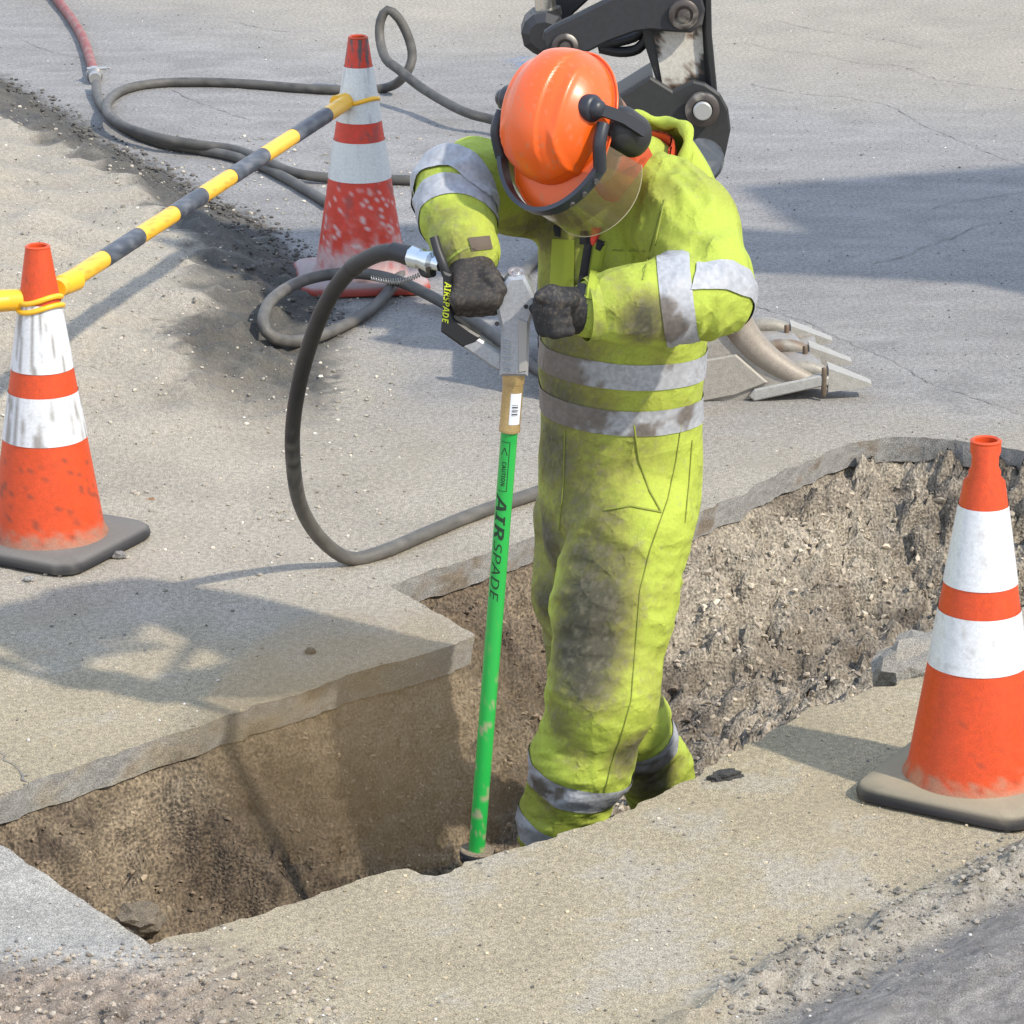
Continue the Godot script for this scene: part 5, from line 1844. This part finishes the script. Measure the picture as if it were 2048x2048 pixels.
	for lay in 2:
		var o0 := mb.v.size()
		for r in nr + 1:
			var t := r / float(nr)
			for k in nc + 1:
				var ph := lerpf(deg_to_rad(76), deg_to_rad(-72), k / float(nc))
				var side := absf(k / float(nc) - 0.5) * 2.0
				var len := 0.150 - 0.045 * pow(side, 5.0)
				var rr := 1.0 + 0.03 * t - 0.012 * lay
				var p := HC + (Fh * cos(ph) * 0.182 + L * sin(ph) * 0.132) * rr - U * (0.005 + len * t)
				var nn := (Fh * cos(ph) / 0.19 + L * sin(ph) / 0.14).normalized()
				mb.p(p, nn if lay == 0 else -nn)
		if lay == 0:
			for r in nr:
				for k in nc:
					var a := o0 + r * (nc + 1) + k
					mb.q(a, a + 1, a + nc + 2, a + nc + 1)
	var vm := StandardMaterial3D.new()
	vm.transparency = BaseMaterial3D.TRANSPARENCY_ALPHA
	vm.albedo_color = Color(0.46, 0.39, 0.29, 0.55)
	vm.roughness = 0.12
	part("visor_shield", mb, vm, helmet)
	mb = Mb.new()
	for q in [[0.0, 0.0], [0.25, 0.0], [0.5, 0.0]]:
		var ph := deg_to_rad(54.0 - q[0] * 44.0)
		var p := HC + Fh * cos(ph) * 0.189 + L * sin(ph) * 0.139 - U * 0.014
		var d := (Fh * cos(ph) / 0.19 + L * sin(ph) / 0.14).normalized()
		tube(mb, PackedVector3Array([p - d * 0.004, p + d * 0.004]), 0.0055, 12)
	part("visor_stud", mb, mat(Color(0.10, 0.09, 0.09), 0.4, 0.3), helmet)
	# loose shield edge bead
	mb = Mb.new()
	var bead := PackedVector3Array()
	for k in 33:
		var ph := lerpf(deg_to_rad(76), deg_to_rad(-72), k / 32.0)
		var side := absf(k / 32.0 - 0.5) * 2.0
		bead.append(HC + (Fh * cos(ph) * 0.182 + L * sin(ph) * 0.132) * 1.03 - U * (0.005 + 0.150 - 0.045 * pow(side, 5.0)))
	tube(mb, bead, 0.0012, 6)
	var em2 := vm.duplicate()
	em2.albedo_color = Color(0.80, 0.76, 0.62, 0.6)
	part("shield_edge", mb, em2, helmet)

# ---------------------------------------------------------------- excavator
func plate(mb: Mb, list: Array, dist: float, th: float, bevel := 0.006, col := Color.WHITE) -> void:
	prism(mb, px_poly(list, dist), th, Transform3D(Basis(), Vector3(0, 0, -dist)), bevel, col)
func worn(mb: Mb, base: Color, chip: Color, amount: float, sd := 0) -> void:
	for k in mb.v.size():
		var p := mb.v[k] + Vector3.ONE * sd
		mb.c[k] = base.lerp(chip, ss(0.3 - amount, 0.45 - amount, n_mid.get_noise_3dv(p * 1.2) * 0.7 + n_fine.get_noise_3dv(p * 0.7) * 0.5) * 0.8)
func fine_box(mb: Mb, o: Vector3, ex: Vector3, ey: Vector3, nx: int, ny: int, out: Vector3) -> void:
	var b := mb.v.size()
	for j in ny + 1:
		for i in nx + 1: mb.p(o + ex * (float(i) / nx) + ey * (float(j) / ny), out)
	for j in ny:
		for i in nx:
			var a := b + j * (nx + 1) + i
			mb.q(a, a + 1, a + nx + 2, a + nx + 1)

func add_excavator() -> void:
	var blk := grained(vmat(0.55), tex_wear, 4.0)
	var d0 := 10.05
	var root := thing("excavator", "black and grey excavator arm with steel bucket resting on the asphalt behind the worker", "excavator", gp(1400, 806))
	# stick: side cheek, pale chipped face, dark flange
	var mb := Mb.new()
	plate(mb, [[1205, -420], [1385, -420], [1412, 60], [1424, 178], [1396, 236], [1335, 225], [1288, 78]], 10.20, 0.20)
	worn(mb, Color(0.035, 0.033, 0.032), Color(0.15, 0.11, 0.085), 0.12)
	part("dipper_stick", mb, blk, root)
	mb = Mb.new()
	var f0 := dp(1304, 52, 10.095)
	var f1 := dp(1404, 52, 10.095)
	var f2 := dp(1330, 196, 10.095)
	var f3 := dp(1412, 190, 10.095)
	var b0 := mb.v.size()
	for j in 25:
		for i in 17:
			var p := f0.lerp(f1, i / 16.0).lerp(f2.lerp(f3, i / 16.0), j / 24.0)
			p.z = -10.094
			var g := n_mid.get_noise_3dv(p * 1.8) + 0.6 * n_fine.get_noise_3dv(p)
			var edge := minf(minf(i, 16 - i) / 16.0 * 1.2, (24 - j) / 24.0 * 1.6 - 0.1)
			var c := Color(0.60, 0.57, 0.50).lerp(Color(0.16, 0.10, 0.065), ss(0.0, 0.3, g + 0.36 - edge * 1.5))
			c = c.lerp(Color(0.02, 0.02, 0.02), ss(0.45, 0.6, g + 0.62 - edge * 1.8))
			mb.p(p, Vector3(0, 0, 1), c)
	for j in 24:
		for i in 16:
			var a := b0 + j * 17 + i
			mb.q(a, a + 1, a + 18, a + 17)
	part("chipped_face", mb, grained(vmat(0.6), tex_wear, 6.0), root)
	mb = Mb.new()
	plate(mb, [[1400, -420], [1414, -420], [1422, 60], [1434, 186], [1420, 186], [1408, 60]], 10.12, 0.10, 0.004)
	worn(mb, Color(0.022, 0.02, 0.02), Color(0.11, 0.07, 0.05), 0.12, 3)
	part("flange", mb, blk, root)
	# bucket links, a pair
	for q in [[d0, 0.035], [10.36, 0.035]]:
		mb = Mb.new()
		plate(mb, [[1085, 78], [1088, 62], [1105, 50], [1160, 24], [1212, -2], [1260, -22], [1330, -40], [1380, -36], [1402, -14], [1410, 18], [1404, 48], [1382, 64], [1345, 62], [1300, 58], [1270, 62], [1215, 82], [1180, 100], [1150, 110], [1110, 112], [1092, 100]], q[0], q[1])
		worn(mb, Color(0.028, 0.030, 0.035), Color(0.13, 0.12, 0.11), 0.06, 5)
		part("bucket_link", mb, blk, root)
	mb = Mb.new()
	plate(mb, [[1042, 58], [1050, 36], [1066, 22], [1092, 18], [1118, 26], [1130, 60], [1120, 104], [1088, 108], [1066, 98], [1048, 84]], 10.2, 0.14, 0.02)
	worn(mb, Color(0.03, 0.03, 0.034), Color(0.09, 0.085, 0.08), 0.05, 6)
	part("rod_eye", mb, blk, root)
	mb = Mb.new()
	tube(mb, PackedVector3Array([dp(1092, 28, 10.2), dp(1086, -60, 10.2), dp(1080, -330, 10.2)]), 0.027, 20)
	part("cylinder_rod", mb, mat(Color(0.62, 0.60, 0.55), 0.25, 0.95), root)
	mb = Mb.new()
	tube(mb, PackedVector3Array([dp(1094, 34, 10.2), dp(1091, 18, 10.2)]), 0.040, 20)
	part("rod_seal", mb, m_black, root)
	mb = Mb.new()
	plate(mb, [[1102, 30], [1110, -200], [1190, -200], [1180, -6], [1130, 40]], 10.33, 0.05)
	worn(mb, Color(0.03, 0.03, 0.032), Color(0.09, 0.09, 0.09), 0.03, 9)
	part("guard_plate", mb, blk, root)
	mb = Mb.new()      # pins
	var pins := [[1367, 27, d0 - 0.017, 0.038, 0.016], [1404, 217, 9.985, 0.044, 0.02], [1130, 92, d0 - 0.017, 0.034, 0.012]]
	for q in pins:
		mb = Mb.new()
		var c := dp(q[0], q[1], q[2])
		lathe(mb, [Vector2(q[3], 0), Vector2(q[3], q[4]), Vector2(q[3] * 0.85, q[4] + 0.004), Vector2(q[3] * 0.62, q[4] + 0.004), Vector2(q[3] * 0.6, q[4] - 0.004), Vector2(q[3] * 0.45, q[4] - 0.004), Vector2(q[3] * 0.42, q[4] + 0.01), Vector2(0, q[4] + 0.012)], 28, frame(Vector3(0, 1, 0), Vector3(0, 0, 1), c))
		worn(mb, Color(0.10, 0.085, 0.075), Color(0.36, 0.33, 0.29), 0.2, 2)
		part("pivot_pin", mb, grained(vmat(0.45, 0.5), tex_wear, 6.0), root)
	mb = Mb.new()
	var pc := dp(1404, 217, 9.985)
	lathe(mb, [Vector2(0.024, 0.014), Vector2(0.024, 0.034), Vector2(0.021, 0.037), Vector2(0, 0.037)], 24, frame(Vector3(0, 1, 0), Vector3(0, 0, 1), pc))
	part("bolt_head", mb, mat(Color(0.42, 0.42, 0.40), 0.45, 0.6), root)
	# hydraulic lines under the link
	for q in [[[1195, 92], [1240, 82], [1268, 74], [1286, 60]], [[1200, 96], [1240, 104], [1275, 98], [1292, 76], [1292, 50]]]:
		mb = Mb.new()
		var pts := []
		for w in q: pts.append(dp(w[0], w[1], 10.2))
		tube(mb, spline(pts, 0.02), 0.014, 10)
		part("hydraulic_line", mb, m_black, root)
	# quick hitch cheeks
	for q in [10.02, 10.40]:
		mb = Mb.new()
		plate(mb, [[1238, 190], [1300, 152], [1345, 180], [1386, 160], [1410, 166], [1440, 187], [1456, 216], [1461, 256], [1452, 300], [1440, 345], [1395, 352], [1330, 336], [1250, 290]], q, 0.03, 0.005)
		worn(mb, Color(0.030, 0.031, 0.031), Color(0.13, 0.12, 0.10), 0.08, 8)
		part("hitch_cheek", mb, blk, root)
	mb = Mb.new()
	plate(mb, [[1238, 192], [1306, 150], [1318, 250], [1240, 300]], 10.21, 0.34, 0.005)
	worn(mb, Color(0.012, 0.012, 0.013), Color(0.05, 0.05, 0.05), 0.0, 8)
	part("hitch_block", mb, blk, root)
	mb = Mb.new()
	tube(mb, PackedVector3Array([dp(1400, 320, 9.99), dp(1400, 320, 10.0), dp(1400, 320, 10.42)]), [0.055, 0.062, 0.062], 22)
	worn(mb, Color(0.09, 0.10, 0.12), Color(0.30, 0.30, 0.29), 0.15, 4)
	part("hitch_tube", mb, blk, root)
	# bucket
	var steel := grained(vmat(0.55, 0.15), tex_wear, 4.0)
	var bk := Node3D.new()
	bk.name = "bucket"
	root.add_child(bk)
	var base := Color(0.37, 0.34, 0.295)
	var rust := Color(0.20, 0.125, 0.075)
	for q in [9.935, 10.44]:
		mb = Mb.new()
		plate(mb, [[1075, 560], [1440, 560], [1466, 620], [1510, 690], [1580, 742], [1640, 762], [1505, 797], [1400, 812], [1180, 846], [1090, 800]], q, 0.022, 0.004)
		worn(mb, base, rust, 0.05, 1)
		part("side_plate", mb, steel, bk)
	mb = Mb.new()      # raised wear panel on the near side
	plate(mb, [[1300, 738], [1472, 708], [1536, 764], [1470, 790], [1300, 822]], 9.918, 0.014, 0.004)
	worn(mb, base * 1.05, rust, 0.02, 7)
	part("wear_panel", mb, steel, bk)
	mb = Mb.new()      # rolled side lip
	var lip := spline([dp(1448, 560, 9.94), dp(1466, 630, 9.94), dp(1508, 692, 9.94), dp(1568, 738, 9.94), dp(1622, 764, 9.945)], 0.02)
	var lr := []
	for k in lip.size(): lr.append(lerpf(0.050, 0.024, float(k) / (lip.size() - 1)))
	tube(mb, lip, lr, 18)
	worn(mb, Color(0.33, 0.285, 0.23), rust, 0.05, 2)
	part("rolled_lip", mb, steel, bk)
	mb = Mb.new()      # shell
	var prof := [[1650, 766], [1580, 775], [1505, 788], [1400, 806], [1250, 826], [1150, 815], [1090, 760], [1075, 690], [1085, 600]]
	for k in prof.size() - 1:
		var a := dp(prof[k][0], prof[k][1], 9.94)
		var b := dp(prof[k + 1][0], prof[k + 1][1], 9.94)
		for th in [0.0, 0.018]:
			var up := Vector3(0, th, 0)
			fine_box(mb, a + up, b - a, Vector3(0, 0, -0.5), 3, 8, Vector3(0, 1 if th > 0 else -1, 0))
	var e0 := dp(1650, 766, 9.94)
	fine_box(mb, e0, Vector3(0, 0.018, 0), Vector3(0, 0, -0.5), 1, 8, Vector3(1, 0, 0))
	worn(mb, base, rust, 0.12, 3)
	part("bucket_shell", mb, steel, bk)
	mb = Mb.new()      # cutting edge plate
	plate(mb, [[1508, 776], [1640, 748], [1658, 752], [1655, 768], [1508, 800], [1496, 790]], 9.925, 0.03, 0.004)
	worn(mb, Color(0.42, 0.41, 0.38), rust, 0.04, 3)
	part("side_cutter", mb, steel, bk)
	mb = Mb.new()      # cutting edge across the bucket's mouth
	var ca0 := dp(1590, 766, 9.93)
	prism(mb, PackedVector2Array([Vector2(0, 0), Vector2(0.085, 0.012), Vector2(0.085, 0.030), Vector2(0, 0.026)]), 0.50, Transform3D(Basis(Vector3(0, 1, 0), 0.17), Vector3(ca0.x - 0.04, ca0.y - 0.004, ca0.z - 0.245)), 0.003)
	worn(mb, Color(0.40, 0.37, 0.33), rust, 0.15, 4)
	part("cutting_edge", mb, steel, bk)
	mb = Mb.new()      # soil left in the bucket
	var so := dp(1330, 780, 9.96)
	for j in 9:
		for i in 15:
			var p := so + Vector3(i / 14.0 * 0.30, 0.02 + 0.07 * sin(PI * i / 14.0) * sin(PI * j / 8.0), -j / 8.0 * 0.45)
			mb.p(p + Vector3(0, 0.02 * n_mid.get_noise_3dv(p * 3.0), 0), Vector3.UP, Color(0.36, 0.29, 0.21) * (1 + 0.5 * n_fine.get_noise_3dv(p)))
	for j in 8:
		for i in 14:
			var o := j * 15 + i
			mb.q(o, o + 1, o + 16, o + 15)
	part("bucket_soil", mb, grained(vmat(0.95), tex_soil, 5.0, 0.3), bk)
	for q in 3:
		var sh := Vector3(-0.035 * q, 0, 0)
		mb = Mb.new()      # adapter nose, an arched rib
		var pts := []
		for w in [[1540, 772], [1560, 748], [1590, 736], [1625, 738], [1655, 752]]: pts.append(dp(w[0], w[1], 9.955) + sh - Vector3(0, 0, 0.205 * q))
		tube(mb, spline(pts, 0.015), 0.021, 10)
		worn(mb, Color(0.34, 0.31, 0.26), rust, 0.12, q)
		part("tooth_adapter", mb, steel, bk)
		mb = Mb.new()
		var p0 := dp(1655, 755, 9.955) + sh - Vector3(0, 0, 0.205 * q)
		var tipp := dp(1742, 766, 9.955) + sh - Vector3(0, 0, 0.205 * q)
		var dr := (tipp - p0)
		var hz := 0.034
		var ring0 := [p0 + Vector3(0, 0.034, hz), p0 + Vector3(0, -0.030, hz), p0 + Vector3(0, -0.030, -hz), p0 + Vector3(0, 0.034, -hz)]
		var ring1 := [tipp + Vector3(0, 0.004, hz * 0.6), tipp + Vector3(0, -0.004, hz * 0.6), tipp + Vector3(0, -0.004, -hz * 0.6), tipp + Vector3(0, 0.004, -hz * 0.6)]
		for e in 4:
			var outv: Vector3 = (ring0[e] + ring0[(e + 1) % 4]) * 0.5 - p0
			mb.face([ring0[e], ring0[(e + 1) % 4], ring1[(e + 1) % 4], ring1[e]], outv)
		mb.face(ring0, -dr)
		mb.face(ring1, dr)
		worn(mb, Color(0.42, 0.40, 0.36), rust, 0.03, q + 3)
		part("tooth", mb, steel, bk)
		mb = Mb.new()
		var cl := []
		for e in 9:
			var t := e / 8.0 * PI
			cl.append(p0 + Vector3(-0.012, 0.036 * cos(t), 0.038 * (1 if q >= 0 else 1) + 0.004 * sin(t)))
		tube(mb, spline(cl, 0.01), 0.007, 8)
		worn(mb, Color(0.16, 0.115, 0.075), rust, 0.2, q)
		part("tooth_lock", mb, steel, bk)
	# the rest of the machine, outside the picture: boom, cab, tracks
	mb = Mb.new()
	var bpts := [Vector3(0.42, 1.55, -10.25), Vector3(1.2, 1.95, -10.22), Vector3(2.3, 2.25, -10.1), Vector3(3.3, 1.9, -10.05), Vector3(4.1, 1.1, -10.05)]
	var bp := spline(bpts, 0.1)
	var us := []
	var os := []
	for k in bp.size():
		var tg := (bp[mini(k + 1, bp.size() - 1)] - bp[maxi(k - 1, 0)]).normalized()
		us.append(Vector3(-tg.y, tg.x, 0).normalized()); os.append(Vector3(0, 0, 1))
	strip(mb, bp, us, os, 0.44, 0.30, Color(0.5, 0.5, 0.48))
	part("boom", mb, vmat(0.5), root)
	mb = Mb.new()
	prism(mb, PackedVector2Array([Vector2(3.0, 0.75), Vector2(2.85, 1.5), Vector2(2.92, 2.35), Vector2(4.3, 2.4), Vector2(4.5, 0.75)]), 1.0, Transform3D(Basis(Vector3(0, 1, 0), 0.28), Vector3(0.0, 0, -9.55)), 0.05)
	part("cab", mb, mat(Color(0.08, 0.08, 0.085), 0.3), root)
	mb = Mb.new()
	prism(mb, PackedVector2Array([Vector2(3.3, 0.6), Vector2(3.3, 1.0), Vector2(5.6, 1.25), Vector2(5.6, 0.6)]), 1.7, Transform3D(Basis(), Vector3(0, 0, -10.5)), 0.05)
	part("house", mb, mat(Color(0.45, 0.45, 0.43), 0.5), root)
	for z in [-9.85, -11.15]:
		mb = Mb.new()
		var tr := PackedVector2Array()
		for k in 10: tr.append(Vector2(3.35 + cos(PI * 0.5 + PI * k / 9.0) * 0.28, 0.29 + sin(PI * 0.5 + PI * k / 9.0) * 0.28))
		for k in 10: tr.append(Vector2(5.5 + cos(-PI * 0.5 + PI * k / 9.0) * 0.28, 0.29 + sin(-PI * 0.5 + PI * k / 9.0) * 0.28))
		prism(mb, tr, 0.4, Transform3D(Basis(), Vector3(0, 0, z)), 0.02)
		part("track", mb, m_rubber, root)

# ---------------------------------------------------------------- assembly
func _ready() -> void:
	var cam := Camera3D.new()
	cam.name = "camera"
	cam.fov = rad_to_deg(2.0 * atan(1024.0 / F))
	cam.near = 0.5
	cam.far = 2000.0
	cam.position = eye
	cam.rotation.x = -PITCH
	add_child(cam)
	cam.current = true
	var env := Environment.new()
	env.background_mode = Environment.BG_SKY
	var sky := Sky.new()
	var sm := ProceduralSkyMaterial.new()
	sm.sky_top_color = Color(0.60, 0.68, 0.80)
	sm.sky_horizon_color = Color(0.90, 0.90, 0.89)
	sm.sky_curve = 0.25
	sm.ground_bottom_color = Color(0.42, 0.40, 0.37)
	sm.ground_horizon_color = Color(0.75, 0.75, 0.74)
	sm.energy_multiplier = 1.0
	sky.sky_material = sm
	env.sky = sky
	env.background_energy_multiplier = 1.85
	env.tonemap_mode = Environment.TONE_MAPPER_LINEAR
	env.tonemap_exposure = 1.34
	env.volumetric_fog_enabled = true
	env.volumetric_fog_density = 0.0
	env.sdfgi_enabled = true
	env.ssao_enabled = true
	env.ssil_enabled = true
	var we := WorldEnvironment.new()
	we.name = "world_environment"
	we.environment = env
	add_child(we)
	var sun := DirectionalLight3D.new()
	sun.name = "sun"
	sun.light_energy = 1.15
	sun.light_color = Color(1.0, 0.965, 0.90)
	sun.light_angular_distance = 1.4
	sun.shadow_enabled = true
	add_child(sun)
	sun.look_at_from_position(Vector3.ZERO, SUN)
	# shared noises, textures and materials
	n_big = noise(1, 0.7)
	n_mid = noise(2, 3.2, FastNoiseLite.TYPE_SIMPLEX_SMOOTH, 4)
	n_fine = noise(3, 22.0, FastNoiseLite.TYPE_SIMPLEX, 3)
	n_rid = noise(4, 7.0, FastNoiseLite.TYPE_SIMPLEX, 4)
	tex_grain = speckle(11, 1024, 0.56, 1.0, 0.24, 0.14)
	tex_soil = speckle(12, 512, 0.40, 1.0, 0.12, 0.16)
	tex_cloth = speckle(13, 1024, 0.80, 1.0, 0.30, 0.07)
	tex_fold = fold_picture()
	tex_wear = speckle(14, 512, 0.80, 1.0, 0.08, 0.05)
	m_black = mat(Color(0.016, 0.016, 0.018), 0.5)
	m_rubber = mat(Color(0.03, 0.03, 0.03), 0.8)
	var t0 := Time.get_ticks_msec()
	add_ground(); print("ground ", Time.get_ticks_msec() - t0)
	add_trench(); print("trench ", Time.get_ticks_msec() - t0)
	add_excavator(); print("excavator ", Time.get_ticks_msec() - t0)
	add_cones()
	add_hoses()
	add_lance(); print("lance ", Time.get_ticks_msec() - t0)
	add_worker(); print("worker ", Time.get_ticks_msec() - t0)
	# single stones and chunks
	stone("concrete_chunk", "pale broken concrete chunk lying in the trench beside the bright orange cone", "concrete", [1850, 1372], Vector3(0.125, 0.075, 0.085), 31, Color(0.50, 0.46, 0.40), -0.06, 0.30, 0.6)
	stone("stone", "small round brown stone on the trench floor below the dug wall", "stone", [1665, 1378], Vector3(0.014, 0.013, 0.014), 32, Color(0.28, 0.21, 0.15), -0.36)
	stone("asphalt_shard", "dark asphalt shard sticking up on the trench edge behind the worker's boot", "asphalt", [1450, 1560], Vector3(0.036, 0.012, 0.018), 33, Color(0.085, 0.083, 0.08), -0.004, 0.6, 0.4)
	stone("rock", "large sandy rock half buried in the bottom of the pit", "rock", [268, 1858], Vector3(0.06, 0.035, 0.05), 34, Color(0.34, 0.28, 0.21), -0.33)
	stone("stone", "pale stone chip at the foot of the scuffed cone", "stone", [58, 1162], Vector3(0.012, 0.008, 0.010), 35, Color(0.55, 0.53, 0.50))
	stone("stone", "flat grey stone beside the scuffed cone's base", "stone", [238, 1115], Vector3(0.018, 0.010, 0.012), 36, Color(0.40, 0.38, 0.35))
	stone("dry_leaf", "scrap of orange-brown dry leaf on the sandy pavement", "leaf", [300, 1000], Vector3(0.014, 0.003, 0.010), 37, Color(0.50, 0.27, 0.12), 0.0, 0.6)
	stone("dirt_lump", "brown dirt lump on the shaded slab by the pit", "dirt", [620, 1305], Vector3(0.012, 0.006, 0.012), 38, Color(0.17, 0.14, 0.11))
	add_dust()
	add_gravel(); print("gravel ", Time.get_ticks_msec() - t0)
